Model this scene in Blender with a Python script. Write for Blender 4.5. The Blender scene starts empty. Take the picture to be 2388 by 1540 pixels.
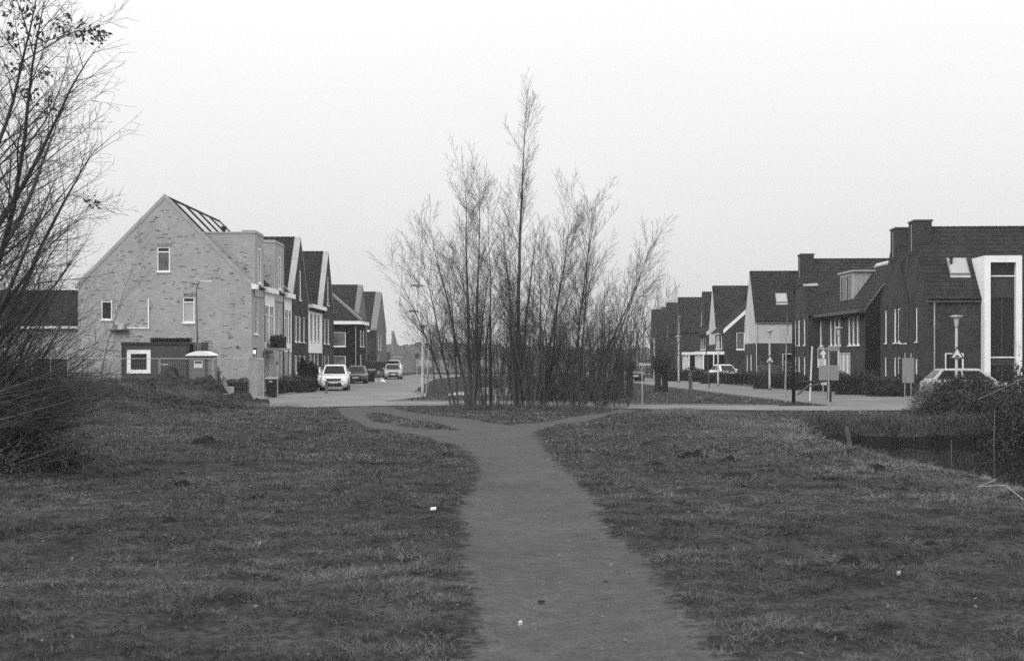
import bpy, math, random
import numpy as np
from mathutils import Vector, Matrix, noise as mnoise
random.seed(7); RNG = np.random.default_rng(7)
SC = bpy.context.scene
COL = SC.collection
PI = math.pi
# ------------------------------------------------------------------ camera
EYE = 2.25; F = 3315.0; CX = 1193.5; HZ = 830.0
cam_d = bpy.data.cameras.new('camera'); cam = bpy.data.objects.new('camera', cam_d); COL.objects.link(cam)
cam.location = (0, 0, EYE); cam.rotation_euler = (PI/2, 0, 0)
cam_d.sensor_width = 36; cam_d.lens = 36*F/2387; cam_d.shift_y = 60/2387
cam_d.clip_start = 0.3; cam_d.clip_end = 9000
cam_d.dof.use_dof = True; cam_d.dof.focus_distance = 75; cam_d.dof.aperture_fstop = 5.0
SC.camera = cam
# ------------------------------------------------------------------ sky: even overcast
W = bpy.data.worlds.new('World'); SC.world = W; W.use_nodes = True
nt = W.node_tree; nt.nodes.clear(); N = nt.nodes.new; Lk = nt.links.new
out = N('ShaderNodeOutputWorld'); bg = N('ShaderNodeBackground'); Lk(bg.outputs[0], out.inputs[0])
SUN_EL, SUN_AZ = math.radians(38), math.radians(-140)
sky = N('ShaderNodeTexSky'); sky.sky_type = 'NISHITA'; sky.sun_disc = False
sky.sun_elevation = SUN_EL; sky.sun_rotation = SUN_AZ; sky.dust_density = 3
bw = N('ShaderNodeRGBToBW'); Lk(sky.outputs[0], bw.inputs[0])
skm = N('ShaderNodeMath'); skm.operation = 'MULTIPLY'; skm.inputs[1].default_value = 0.01; Lk(bw.outputs[0], skm.inputs[0])
tc = N('ShaderNodeTexCoord'); sx = N('ShaderNodeSeparateXYZ'); Lk(tc.outputs['Generated'], sx.inputs[0])
mx = N('ShaderNodeMath'); mx.operation = 'MAXIMUM'; mx.inputs[1].default_value = 0; Lk(sx.outputs[2], mx.inputs[0])
cie = N('ShaderNodeMath'); cie.operation = 'MULTIPLY_ADD'; cie.inputs[1].default_value = 1.40; cie.inputs[2].default_value = 0.65
Lk(mx.outputs[0], cie.inputs[0])
mp = N('ShaderNodeMapping'); mp.inputs['Scale'].default_value = (1, 1, 4); Lk(tc.outputs['Generated'], mp.inputs[0])
cl = N('ShaderNodeTexNoise'); cl.inputs['Scale'].default_value = 1.6; cl.inputs['Detail'].default_value = 3; Lk(mp.outputs[0], cl.inputs[0])
cm = N('ShaderNodeMapRange'); cm.inputs[1].default_value = .3; cm.inputs[2].default_value = .7; cm.inputs[3].default_value = .97; cm.inputs[4].default_value = 1.03
Lk(cl.outputs[0], cm.inputs[0])
m2 = N('ShaderNodeMath'); m2.operation = 'MULTIPLY'; Lk(cie.outputs[0], m2.inputs[0]); Lk(cm.outputs[0], m2.inputs[1])
ad = N('ShaderNodeMath'); ad.operation = 'ADD'; Lk(m2.outputs[0], ad.inputs[0]); Lk(skm.outputs[0], ad.inputs[1])
Lk(ad.outputs[0], bg.inputs[0]); bg.inputs[1].default_value = 1.0
sd = bpy.data.lights.new('sun', 'SUN'); sd.energy = 1.3; sd.angle = math.radians(40); sd.color = (1, 1, 1)
sun = bpy.data.objects.new('sun', sd); COL.objects.link(sun)
sv = Vector((math.sin(SUN_AZ)*math.cos(SUN_EL), math.cos(SUN_AZ)*math.cos(SUN_EL), math.sin(SUN_EL)))
sun.rotation_euler = sv.to_track_quat('Z', 'Y').to_euler()
vs = SC.view_settings; vs.view_transform = 'Standard'; vs.look = 'None'; vs.exposure = 0; vs.gamma = 1; vs.use_curve_mapping = False
SC.cycles.volume_bounces = 0; SC.cycles.use_denoising = False
# ------------------------------------------------------------------ place helpers (photo measure -> metres)
def fx(u, Y): return (u-CX)*Y/F
def fz(v, Y): return EYE+(HZ-v)*Y/F
def fy(u, X): return X*F/(u-CX)
# ------------------------------------------------------------------ materials
MATS = {}
def mat(name, v, rough=.8, amp=.25, scale=3., detail=4, bump=0., bscale=30., metal=0., spec=.3, coords='Object', stretch=None, amp2=0., scale2=.4):
    if name in MATS: return MATS[name]
    m = bpy.data.materials.new(name); m.use_nodes = True; t = m.node_tree; n = t.nodes.new; l = t.links.new
    b = t.nodes['Principled BSDF']; b.inputs['Roughness'].default_value = rough; b.inputs['Metallic'].default_value = metal
    b.inputs['Specular IOR Level'].default_value = spec
    c = n('ShaderNodeTexCoord'); src = c.outputs[coords]
    if stretch:
        mm = n('ShaderNodeMapping'); mm.inputs['Scale'].default_value = stretch; l(src, mm.inputs[0]); src = mm.outputs[0]
    z = n('ShaderNodeTexNoise'); z.inputs['Scale'].default_value = scale; z.inputs['Detail'].default_value = detail; l(src, z.inputs[0])
    r = n('ShaderNodeMapRange'); r.inputs[1].default_value = .3; r.inputs[2].default_value = .7
    r.inputs[3].default_value = v*(1-amp); r.inputs[4].default_value = v*(1+amp); l(z.outputs[0], r.inputs[0])
    o = r.outputs[0]
    if amp2:
        z2 = n('ShaderNodeTexNoise'); z2.inputs['Scale'].default_value = scale2; z2.inputs['Detail'].default_value = 3; l(src, z2.inputs[0])
        r2 = n('ShaderNodeMapRange'); r2.inputs[1].default_value = .3; r2.inputs[2].default_value = .7; r2.inputs[3].default_value = 1-amp2; r2.inputs[4].default_value = 1+amp2
        l(z2.outputs[0], r2.inputs[0]); mu = n('ShaderNodeMath'); mu.operation = 'MULTIPLY'; l(o, mu.inputs[0]); l(r2.outputs[0], mu.inputs[1]); o = mu.outputs[0]
    l(o, b.inputs['Base Color'])
    if bump:
        zb = n('ShaderNodeTexNoise'); zb.inputs['Scale'].default_value = bscale; zb.inputs['Detail'].default_value = 5; l(src, zb.inputs[0])
        bp = n('ShaderNodeBump'); bp.inputs['Strength'].default_value = bump; bp.inputs['Distance'].default_value = .02; l(zb.outputs[0], bp.inputs['Height']); l(bp.outputs[0], b.inputs['Normal'])
    MATS[name] = m; return m
def brick(name, c1, c2, cm_, mort=.012, bw_=.22, rh=.0625, amp=.2):
    m = bpy.data.materials.new(name); m.use_nodes = True; t = m.node_tree; n = t.nodes.new; l = t.links.new
    b = t.nodes['Principled BSDF']; b.inputs['Roughness'].default_value = .9; b.inputs['Specular IOR Level'].default_value = .1
    uv = n('ShaderNodeUVMap'); uv.uv_map = 'UVMap'
    k = n('ShaderNodeTexBrick'); l(uv.outputs[0], k.inputs[0]); k.inputs['Scale'].default_value = 1
    k.inputs['Brick Width'].default_value = bw_; k.inputs['Row Height'].default_value = rh; k.inputs['Mortar Size'].default_value = mort/2
    k.inputs['Bias'].default_value = -.2
    for s, v in (('Color1', c1), ('Color2', c2), ('Mortar', cm_)): k.inputs[s].default_value = (v, v, v, 1)
    z = n('ShaderNodeTexNoise'); z.inputs['Scale'].default_value = .7; z.inputs['Detail'].default_value = 6; l(uv.outputs[0], z.inputs[0])
    mm = n('ShaderNodeMapping'); mm.inputs['Scale'].default_value = (2.2, 9, 1); l(uv.outputs[0], mm.inputs[0])
    z3 = n('ShaderNodeTexNoise'); z3.inputs['Scale'].default_value = 1; z3.inputs['Detail'].default_value = 3; l(mm.outputs[0], z3.inputs[0])
    r = n('ShaderNodeMapRange'); r.inputs[1].default_value = .3; r.inputs[2].default_value = .7; r.inputs[3].default_value = 1-amp; r.inputs[4].default_value = 1+amp; l(z.outputs[0], r.inputs[0])
    r3 = n('ShaderNodeMapRange'); r3.inputs[1].default_value = .3; r3.inputs[2].default_value = .7; r3.inputs[3].default_value = 1-amp; r3.inputs[4].default_value = 1+amp*.6; l(z3.outputs[0], r3.inputs[0])
    mu = n('ShaderNodeMath'); mu.operation = 'MULTIPLY'; l(r.outputs[0], mu.inputs[0]); l(r3.outputs[0], mu.inputs[1])
    mv = n('ShaderNodeVectorMath'); mv.operation = 'SCALE'; l(k.outputs['Color'], mv.inputs[0]); l(mu.outputs[0], mv.inputs['Scale'])
    l(mv.outputs[0], b.inputs['Base Color'])
    bp = n('ShaderNodeBump'); bp.inputs['Strength'].default_value = .4; bp.inputs['Distance'].default_value = .01; bp.invert = True
    l(k.outputs['Fac'], bp.inputs['Height']); l(bp.outputs[0], b.inputs['Normal'])
    return m
M_light = brick('light_brick', .40, .29, .37, amp=.09)
M_dark = brick('dark_brick', .058, .036, .060, amp=.25)
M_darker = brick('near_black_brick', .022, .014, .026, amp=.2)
M_mid = brick('grey_brick', .17, .12, .17, amp=.15)
M_spot = mat('dark_fired_brick', .15, .9, .4, 9)
M_white = mat('white_paint', .84, .5, .05, 2)
M_render = mat('off_white_render', .48, .9, .08, .8, amp2=.06)
M_renderw = mat('bright_render', .82, .9, .05, .8)
M_stone = mat('pale_coping', .34, .8, .12, 2)
M_tile = mat('dark_roof_tile', .023, .85, spec=.08, amp=.3, scale=2.5, amp2=.2, bump=.3, bscale=12)
M_tilel = mat('grey_roof_tile', .026, .8, spec=.1, amp=.3, scale=2.5, amp2=.2, bump=.3, bscale=12)
M_glass = mat('window_glass', .015, .1, .3, .8, spec=.35)
M_curt = mat('curtained_glass', .14, .15, .4, 1.2, spec=.4)
M_blind = mat('pale_blind_glass', .42, .12, .1, 1.2, spec=.5)
M_sky = mat('roof_window_glass', .3, .08, .1, .5, spec=1.)
M_panel = mat('solar_cell_glass', .16, .1, .05, .5, spec=1.)
M_black = mat('black_plastic', .02, .5, .2, 3)
M_dgrey = mat('dark_grey_metal', .06, .5, .2, 3)
M_grey = mat('mid_grey_metal', .2, .5, .15, 3)
M_galv = mat('galvanised_steel', .36, .45, .2, 2, metal=.2)
M_pale = mat('pale_lamp_paint', .5, .5, .15, 1.5, stretch=(1, 1, .6))
M_zinc = mat('zinc_cladding', .34, .5, .12, 1.2)
M_zincl = mat('bright_zinc_roof', .45, .35, .08, 1.2, metal=.2)
M_wood = mat('weathered_wood', .11, .85, .35, 6, stretch=(1, 1, .25))
M_woodl = mat('pale_wood', .32, .85, .25, 6, stretch=(1, 1, .25))
M_hut = mat('painted_steel_hut', .06, .5, .12, 1.0)
M_hutd = mat('dark_hut_frame', .03, .5, .15, 1.0)
M_toil = mat('toilet_plastic', .14, .5, .08, 1.0)
M_bark = mat('grey_bark', .075, .9, .35, 12, stretch=(1, 1, .2))
M_twig = mat('thin_twig_bark', .07, .9, .3, 4)
M_barkd = mat('damp_bark', .028, .9, .35, 8)
M_leaf = mat('evergreen_leaf', .035, .6, .5, 9)
M_leafd = mat('dry_leaf', .06, .7, .4, 20)
M_bram = mat('bramble_leaf', .035, .7, .5, 5)
M_ditchwood = mat('near_black_timber', .012, .7, .4, 6)  # near-black so the added ditch boards and their reflection read dark
M_soil2 = mat('rough_spoil', .034, .95, .6, 5, bump=1, bscale=8, spec=.05)
M_reed = mat('dry_reed', .13, .9, .4, 3)
M_soil = mat('dark_soil', .015, .95, .5, 4, bump=1, bscale=9, spec=.05)
M_rubber = mat('tyre_rubber', .015, .9, .2, 5)
M_chrome = mat('bright_metal', .5, .2, .05, 5, metal=.8)
M_carw = mat('white_car_paint', .78, .2, .02, 1, spec=.6)
M_card = mat('dark_car_paint', .05, .2, .05, 1, spec=.6)
M_carm = mat('silver_car_paint', .34, .25, .03, 1, spec=.6)
M_carg = mat('car_glass', .015, .12, .1, 1, spec=.1)
M_lens = mat('headlight_lens', .5, .08, .1, 5, spec=.8)
M_signd = mat('sign_blue_face', .09, .4, .05, 3)
M_signw = mat('sign_white_face', .62, .4, .05, 3)
M_signb = mat('sign_back_metal', .24, .5, .1, 3)
M_litter = mat('white_litter', .8, .5, .05, 5)
M_hoard = mat('hoarding_panel', .34, .7, .15, .5)
M_far = mat('distant_bank_grass', .05, .95, .3, .05)
M_fart = mat('distant_trees', .045, .95, .4, .02)
# ------------------------------------------------------------------ mesh helper
def link(o, parent=None):
    COL.objects.link(o)
    if parent: o.parent = parent
    return o
def tag(o, label=None, cat=None, group=None, kind=None):
    if label: o['label'] = label
    if cat: o['category'] = cat
    if group: o['group'] = group
    if kind: o['kind'] = kind
    return o
def empty(name, loc=(0, 0, 0), rz=0, label=None, cat=None, group=None):
    o = bpy.data.objects.new(name, None); COL.objects.link(o); o.location = loc; o.rotation_euler = (0, 0, rz); o.empty_display_size = .2
    return tag(o, label, cat, group)
class MB:
    def __init__(s): s.v = []; s.f = []; s.uv = None
    def poly(s, pts):
        n = len(s.v); s.v += [tuple(p) for p in pts]; s.f.append(tuple(range(n, n+len(pts)))); return s
    def hexa(s, p):   # 8 points, bottom 4 ccw then top 4
        n = len(s.v); s.v += [tuple(q) for q in p]
        for f in ((3, 2, 1, 0), (4, 5, 6, 7), (0, 1, 5, 4), (1, 2, 6, 5), (2, 3, 7, 6), (3, 0, 4, 7)): s.f.append(tuple(n+i for i in f))
        return s
    def box(s, x0, x1, y0, y1, z0, z1):
        return s.hexa([(x0, y0, z0), (x1, y0, z0), (x1, y1, z0), (x0, y1, z0), (x0, y0, z1), (x1, y0, z1), (x1, y1, z1), (x0, y1, z1)])
    def bar(s, a, b, w, h=None, up=(0, 0, 1)):
        a = Vector(a); b = Vector(b); d = (b-a).normalized(); u = Vector(up)
        if abs(d.dot(u)) > .95: u = Vector((0, 1, 0))
        sd_ = d.cross(u).normalized(); u = sd_.cross(d); h = h or w; P = []
        for q in (a, b):
            for i, j in ((-1, -1), (1, -1), (1, 1), (-1, 1)): P.append(q+sd_*i*w/2+u*j*h/2)
        return s.hexa(P)
    def tube(s, pts, rad, k=8, cap=True):
        pts = [Vector(p) for p in pts]; n0 = len(s.v); m = len(pts)
        if not hasattr(rad, '__len__'): rad = [rad]*m
        ref = None
        for i, p in enumerate(pts):
            d = (pts[min(i+1, m-1)]-pts[max(i-1, 0)])
            d = d.normalized() if d.length > 1e-9 else Vector((0, 0, 1))
            if ref is None: ref = d.orthogonal().normalized()
            ref = (ref-d*ref.dot(d)).normalized(); e = d.cross(ref)
            for j in range(k):
                a = 2*PI*j/k; s.v.append(tuple(p+(ref*math.cos(a)+e*math.sin(a))*rad[i]))
        for i in range(m-1):
            for j in range(k):
                a = n0+i*k+j; b = n0+i*k+(j+1) % k; s.f.append((a, b, b+k, a+k))
        if cap: s.f.append(tuple(n0+j for j in range(k))[::-1]); s.f.append(tuple(n0+(m-1)*k+j for j in range(k)))
        return s
    def lathe(s, prof, c=(0, 0), k=16): return s.tube([(c[0], c[1], z+i*1e-5) for i, (r, z) in enumerate(prof)], [max(r, 1e-4) for r, z in prof], k)
    def build(s, name, m=None, parent=None, smooth=False, bevel=0, rel=None):
        me = bpy.data.meshes.new(name); me.from_pydata(s.v, [], s.f); me.update()
        if smooth: me.polygons.foreach_set('use_smooth', [True]*len(me.polygons))
        if m: me.materials.append(m)
        o = bpy.data.objects.new(name, me)
        if bevel:
            b = o.modifiers.new('edge', 'BEVEL'); b.width = bevel; b.segments = 2; b.limit_method = 'ANGLE'
        return link(o, parent)
def np_mesh(name, V, T, m, parent=None, attrs=None, smooth=False, k=3):
    me = bpy.data.meshes.new(name); V = np.asarray(V, np.float32); T = np.asarray(T, np.int32); nf = len(T)
    me.vertices.add(len(V)); me.vertices.foreach_set('co', V.ravel())
    me.loops.add(nf*k); me.loops.foreach_set('vertex_index', T.ravel())
    me.polygons.add(nf); me.polygons.foreach_set('loop_start', np.arange(0, nf*k, k, dtype=np.int32))
    if smooth: me.polygons.foreach_set('use_smooth', np.ones(nf, bool))
    me.update(calc_edges=True)
    for a, val in (attrs or {}).items():
        at = me.attributes.new(a, 'FLOAT', 'POINT'); at.data.foreach_set('value', np.asarray(val, np.float32))
    if m: me.materials.append(m)
    return link(bpy.data.objects.new(name, me), parent)
def copy_tree(o, parent=None):
    c = o.copy(); COL.objects.link(c); c.parent = parent
    for ch in list(o.children): copy_tree(ch, c)
    return c
# ------------------------------------------------------------------ noise
_T = RNG.random((256, 256))
def vnoise(x, y, s=1., oct=1):
    x = np.asarray(x, float)*s; y = np.asarray(y, float)*s; r = 0; a = 1; tot = 0
    for k in range(oct):
        xi = np.floor(x).astype(int); yi = np.floor(y).astype(int); u = x-xi; v = y-yi
        u = u*u*(3-2*u); v = v*v*(3-2*v); g = lambda i, j: _T[(xi+i) & 255, (yi+j) & 255]
        r = r+a*((g(0, 0)*(1-u)+g(1, 0)*u)*(1-v)+(g(0, 1)*(1-u)+g(1, 1)*u)*v); tot += a; a *= .5
        x = x*2.03+17.3; y = y*2.03+5.1
    return r/tot
def ss(a, b, x):
    t = np.clip((np.asarray(x, float)-a)/(b-a), 0, 1); return t*t*(3-2*t)
def poly_sd(P, x, y):     # signed distance, + inside
    x = np.asarray(x, float); y = np.asarray(y, float); ins = np.zeros(x.shape, bool); d = np.full(x.shape, 1e9)
    n = len(P)
    for i in range(n):
        ax, ay = P[i]; bx, by = P[(i+1) % n]; ex, ey = bx-ax, by-ay; L = ex*ex+ey*ey+1e-12
        t = np.clip(((x-ax)*ex+(y-ay)*ey)/L, 0, 1); d = np.minimum(d, np.hypot(x-ax-t*ex, y-ay-t*ey))
        if ay != by:
            c = ((ay > y) != (by > y)) & (x < (bx-ax)*(y-ay)/(by-ay)+ax); ins ^= c
    return np.where(ins, d, -d)
# ------------------------------------------------------------------ terrain
DITCH = [(7.0, 2), (6.5, 17), (6.2, 24), (6.2, 30), (7.0, 36), (8.4, 42), (9.2, 45.4), (30, 45.5), (60, 44), (60, 36), (16, 37), (15.5, 2)]
STREET_L = [(-13.2, 66.5), (-13.3, 90), (-13.5, 150), (-12, 175), (30, 190), (30, 178), (2, 172), (-5.5, 160), (-7.6, 140), (-7.0, 110), (-6.3, 90), (-5.2, 84), (-4.8, 78), (-6.2, 70.6)]
CROSS = [(-13.2, 66), (-13.2, 71.3), (-8, 71.2), (-2.3, 70.6), (6, 66.4), (12, 64), (15.0, 64.6), (20, 66), (24, 66), (24.5, 61.3), (20, 59.4), (12, 58.8), (6, 60.4), (1.5, 63.6), (-2.3, 65.2), (-6.5, 64.3), (-9, 62.5), (-10.5, 63.5)]
STREET_R = [(14.6, 63.6), (13.9, 71), (12.6, 87.8), (10.7, 115), (9, 140), (8, 175), (6, 230), (12, 230), (12.5, 175), (13.6, 146), (16.3, 115), (18.2, 92), (22.3, 78), (23.6, 70), (24, 64)]
CANAL = [(-4.6, 88), (-3.6, 84), (7.0, 84), (7.5, 100), (6.5, 150), (-2.5, 150), (-5.0, 120)]
def base_h(x, y):
    x = np.asarray(x, float); y = np.asarray(y, float)
    h = .6*(1-ss(22, 60, y))+0*x
    w = 1-ss(57, 62, y)
    h = h+w*(.10*(vnoise(x, y, .35, 2)-.5)+.05*(vnoise(x+9, y, 1.1, 2)-.5)+.085*(vnoise(x, y+33, 2.6, 3)-.5))
    # grass bank on the left
    f = ss(-10.6, -17.5, x); g = ss(44, 65, y)*(1-ss(67, 71.5, y))
    h = h+1.04*f*g*(1+.18*(vnoise(x, y, .5, 3)-.5))
    h = h+.45*f*g*(vnoise(x, y, 1.1, 5)-.5)
    # shallow scrape left of the path
    h = h-.28*np.exp(-(((x+6.2)/2.6)**2+((y-39)/2.4)**2))*(x < 5)
    h = h-.22*np.exp(-(((x+5.05)/.55)**2+((y-35.2)/.45)**2))
    # low knoll on the right by the ditch
    h = h+.32*np.exp(-(((x-5.4)/2.0)**2+((y-46)/5.5)**2))
    # verge south of the right road
    return h
def terr(x, y):
    x = np.asarray(x, float); y = np.asarray(y, float)
    h = base_h(x, y); sdp = poly_sd(DITCH, x, y)+.25*(vnoise(x, y, .9, 2)-.5)
    h = h-1.35*ss(-.15, 2.1, sdp)
    c = poly_sd(CANAL, x, y); h = h-1.3*ss(-1.2, 1.2, c)
    for P in (STREET_L, CROSS, STREET_R):
        s_ = poly_sd(P, x, y); h = np.where(s_ > -.6, np.minimum(h, -.035+.0*s_)*ss(-.6, -.1, s_)+h*(1-ss(-.6, -.1, s_)), h)
    return h
def tz(x, y): return float(terr(np.array([x]), np.array([y]))[0])
def G(u, v):      # where the ground lies under a measured point
    Y = 40.
    for _ in range(30):
        z = float(base_h(np.array([fx(u, Y)]), np.array([Y]))[0]) if Y < 200 else 0
        Y = .5*Y+.5*(EYE-z)*F/(v-HZ)
    return (fx(u, Y), Y)
pathL = [(1110, 1700), (1110, 1540), (1098, 1480), (1104, 1420), (1100, 1350), (1088, 1290), (1084, 1250), (1072, 1200), (1078, 1170), (1108, 1130), (1120, 1100), (1108, 1068), (1072, 1042), (1010, 1022), (930, 1007), (850, 990), (805, 972), (788, 955), (785, 944)]
pathR = [(905, 944), (912, 950), (1000, 965), (1100, 976), (1180, 990), (1240, 986), (1330, 971), (1430, 956), (1470, 951), (1485, 956), (1400, 972), (1290, 992), (1245, 1006), (1262, 1035), (1292, 1070), (1338, 1110), (1376, 1150), (1400, 1200), (1425, 1250), (1500, 1300), (1532, 1330), (1570, 1400), (1640, 1470), (1690, 1540), (1800, 1700)]
PATH = [G(*p) for p in pathL+pathR]
LENS = [G(*p) for p in [(852, 966), (872, 980), (940, 992), (1010, 1000), (1075, 1003), (1045, 992), (1000, 981), (940, 971), (890, 962)]]
def dirt(x, y):
    return np.minimum(poly_sd(PATH, x, y), -poly_sd(LENS, x, y))
def axis(segs):
    r = []
    for a, b, st in segs: r += list(np.arange(a, b-1e-6, st))
    r.append(segs[-1][1]); return np.array(r)
def ground_mats():
    m = bpy.data.materials.new('turf_and_trodden_earth'); m.use_nodes = True; t = m.node_tree; n = t.nodes.new; l = t.links.new
    b = t.nodes['Principled BSDF']; b.inputs['Roughness'].default_value = .95; b.inputs['Specular IOR Level'].default_value = .15
    c = n('ShaderNodeTexCoord').outputs['Object']
    def nz(s, d=5, st=None):
        src = c
        if st: q = n('ShaderNodeMapping'); q.inputs['Scale'].default_value = st; l(c, q.inputs[0]); src = q.outputs[0]
        z = n('ShaderNodeTexNoise'); z.inputs['Scale'].default_value = s; z.inputs['Detail'].default_value = d; l(src, z.inputs[0]); return z.outputs[0]
    def mr(i, a, b_, lo=.3, hi=.7):
        r = n('ShaderNodeMapRange'); r.inputs[1].default_value = lo; r.inputs[2].default_value = hi; r.inputs[3].default_value = a; r.inputs[4].default_value = b_; l(i, r.inputs[0]); return r.outputs[0]
    def ma(op, a, b_):
        q = n('ShaderNodeMath'); q.operation = op
        for i, w in enumerate((a, b_)):
            if hasattr(w, 'node'): l(w, q.inputs[i])
            else: q.inputs[i].default_value = w
        return q.outputs[0]
    grass = ma('MULTIPLY', mr(nz(1.7, 7), .35, 1.7), ma('MULTIPLY', mr(nz(16, 8), .005, .044), mr(nz(3, 4), .75, 1.25)))  # near-soil dark noise in the turf colour stands in for shaded hollows between clumps
    path = ma('MULTIPLY', mr(nz(45, 9), .040, .088), ma('MULTIPLY', mr(nz(1.2, 6), .82, 1.14), mr(nz(8, 7), .80, 1.18)))
    at = n('ShaderNodeAttribute'); at.attribute_name = 'dirt'
    e = ma('ADD', at.outputs['Fac'], ma('ADD', mr(nz(1.6, 6), -.07, .07), mr(nz(9, 6), -.10, .10)))
    fac = mr(e, 0, 1, -.05, .05)
    at2 = n('ShaderNodeAttribute'); at2.attribute_name = 'sand'
    sandf = mr(ma('ADD', at2.outputs['Fac'], mr(nz(3, 5), -.3, .3)), 0, 1, .4, .8)
    mx1 = n('ShaderNodeMix'); mx1.data_type = 'FLOAT'; l(fac, mx1.inputs[0]); l(grass, mx1.inputs[2]); l(path, mx1.inputs[3])
    mx2 = n('ShaderNodeMix'); mx2.data_type = 'FLOAT'; l(sandf, mx2.inputs[0]); l(mx1.outputs[0], mx2.inputs[2]); mx2.inputs[3].default_value = .10
    l(mx2.outputs[0], b.inputs['Base Color'])
    bp = n('ShaderNodeBump'); bp.inputs['Distance'].default_value = .03; l(mr(fac, .9, .5, 0, 1), bp.inputs['Strength']); l(nz(22, 6), bp.inputs['Height']); l(bp.outputs[0], b.inputs['Normal'])
    return m
M_ground = ground_mats()
def sandmask(x, y):
    P = [G(275, 889), G(330, 905), G(400, 925), G(440, 945)]
    # worn pale track over the bank
    d = np.full(np.shape(x), 1e9)
    Q = [(-17.9, 63.5), (-16.6, 61.5), (-15.2, 59), (-13.8, 57)]
    for (ax, ay), (bx, by) in zip(Q[:-1], Q[1:]):
        ex, ey = bx-ax, by-ay; t = np.clip(((x-ax)*ex+(y-ay)*ey)/(ex*ex+ey*ey), 0, 1); d = np.minimum(d, np.hypot(x-ax-t*ex, y-ay-t*ey))
    return .8*(1-ss(.05, .65, d))
def build_ground():
    X = axis([(-3000, -400, 650), (-400, -100, 60), (-100, -40, 5), (-40, -22, .8), (-22, -8, .3), (-8, 8, .14), (8, 18, .3), (18, 40, 1), (40, 100, 10), (100, 400, 60), (400, 3000, 650)])
    Y = axis([(-30, 0, 5), (0, 5, 1), (5, 30, .16), (30, 50, .22), (50, 75, .4), (75, 160, 1.5), (160, 400, 12), (400, 1000, 60), (1000, 6000, 1000)])
    gx, gy = np.meshgrid(X, Y); fxs, fys = gx.ravel(), gy.ravel()
    z = terr(fxs, fys); d = dirt(fxs, fys)
    inn = ss(-.1, .5, d)*(1-ss(56, 60, fys)); z = z-.04*inn-inn*.075*(vnoise(fxs, fys+33, 2.6, 3)-.5)
    z = np.where((np.abs(fxs) > 90) | (fys > 380), -.1, z)
    sm = sandmask(fxs, fys)
    V = np.stack([fxs, fys, z], 1); nx, ny = len(X), len(Y)
    i, j = np.meshgrid(np.arange(nx-1), np.arange(ny-1)); a = (j*nx+i).ravel()
    Q = np.stack([a, a+1, a+nx+1, a+nx], 1)
    isp = (d[Q].max(1) > -.12) & (fys[Q].max(1) < 66)
    for nm, sel in (('ground', ~isp), ('path', isp)):
        q = Q[sel]; used, inv = np.unique(q, return_inverse=True); q = inv.reshape(q.shape)
        o = np_mesh(nm, V[used], q, M_ground, attrs={'dirt': np.clip(d[used], -2, 2), 'sand': sm[used]}, smooth=True, k=4); o['kind'] = 'structure'
build_ground()
# ------------------------------------------------------------------ paving and water
def paving(name, c, rough=.9):
    m = bpy.data.materials.new(name); m.use_nodes = True; t = m.node_tree; n = t.nodes.new; l = t.links.new
    b = t.nodes['Principled BSDF']; b.inputs['Roughness'].default_value = rough
    co = n('ShaderNodeTexCoord').outputs['Object']
    k = n('ShaderNodeTexBrick'); l(co, k.inputs[0]); k.inputs['Scale'].default_value = 1; k.inputs['Brick Width'].default_value = .21; k.inputs['Row Height'].default_value = .105; k.inputs['Mortar Size'].default_value = .006
    for s, v in (('Color1', c*1.1), ('Color2', c*.85), ('Mortar', c*.6)): k.inputs[s].default_value = (v, v, v, 1)
    z = n('ShaderNodeTexNoise'); z.inputs['Scale'].default_value = .35; z.inputs['Detail'].default_value = 7; l(co, z.inputs[0])
    r = n('ShaderNodeMapRange'); r.inputs[1].default_value = .3; r.inputs[2].default_value = .7; r.inputs[3].default_value = .72; r.inputs[4].default_value = 1.22; l(z.outputs[0], r.inputs[0])
    mv = n('ShaderNodeVectorMath'); mv.operation = 'SCALE'; l(k.outputs[0], mv.inputs[0]); l(r.outputs[0], mv.inputs['Scale']); l(mv.outputs[0], b.inputs['Base Color'])
    return m
M_road = paving('clinker_paving', .15); M_road2 = paving('grey_clinker_paving', .13)
def sheet(name, P, z, m, label=None):
    from mathutils.geometry import tessellate_polygon
    t = tessellate_polygon([[Vector((x, y, 0)) for x, y in P]])
    mb = MB(); mb.v = [(x, y, z) for x, y in P]; mb.f = [tuple(q) for q in t]
    o = mb.build(name, m); o['kind'] = 'structure'
    me = o.data
    if me.polygons[0].normal.z < 0: me.flip_normals()
    return o
sheet('street', STREET_L, .000, M_road); sheet('cross_road', CROSS, .006, M_road); sheet('road', STREET_R, .003, M_road2)
def kerb(P, w=.14, h=.06, name='kerb'):
    k = MB()
    for a, b in zip(P[:-1], P[1:]):
        a = Vector((*a, 0)); b = Vector((*b, 0)); L = (b-a).length; n = max(1, int(L/1.0))
        for i in range(n):
            p = a.lerp(b, (i+.01)/n); q = a.lerp(b, (i+.99)/n); k.bar(p+Vector((0, 0, h/2-.03)), q+Vector((0, 0, h/2-.03)), w, h+.06)
    o = k.build(name, M_stone2); o['kind'] = 'structure'
M_stone2 = mat('concrete_kerb', .2, .9, .2, 3)
kerb(STREET_L[8:14]); kerb([(14.9, 65.5), (13.9, 71), (12.6, 87.8), (10.7, 115), (9, 140)]); kerb([(22.3, 78), (18.2, 92), (16.3, 115), (13.6, 146), (12.5, 175)])
kerb([(-5.9, 70.9), (-2.3, 70.7), (6, 66.5), (12, 64.1)]); kerb([(-13.25, 71.3), (-13.3, 90), (-13.5, 150)])
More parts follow.
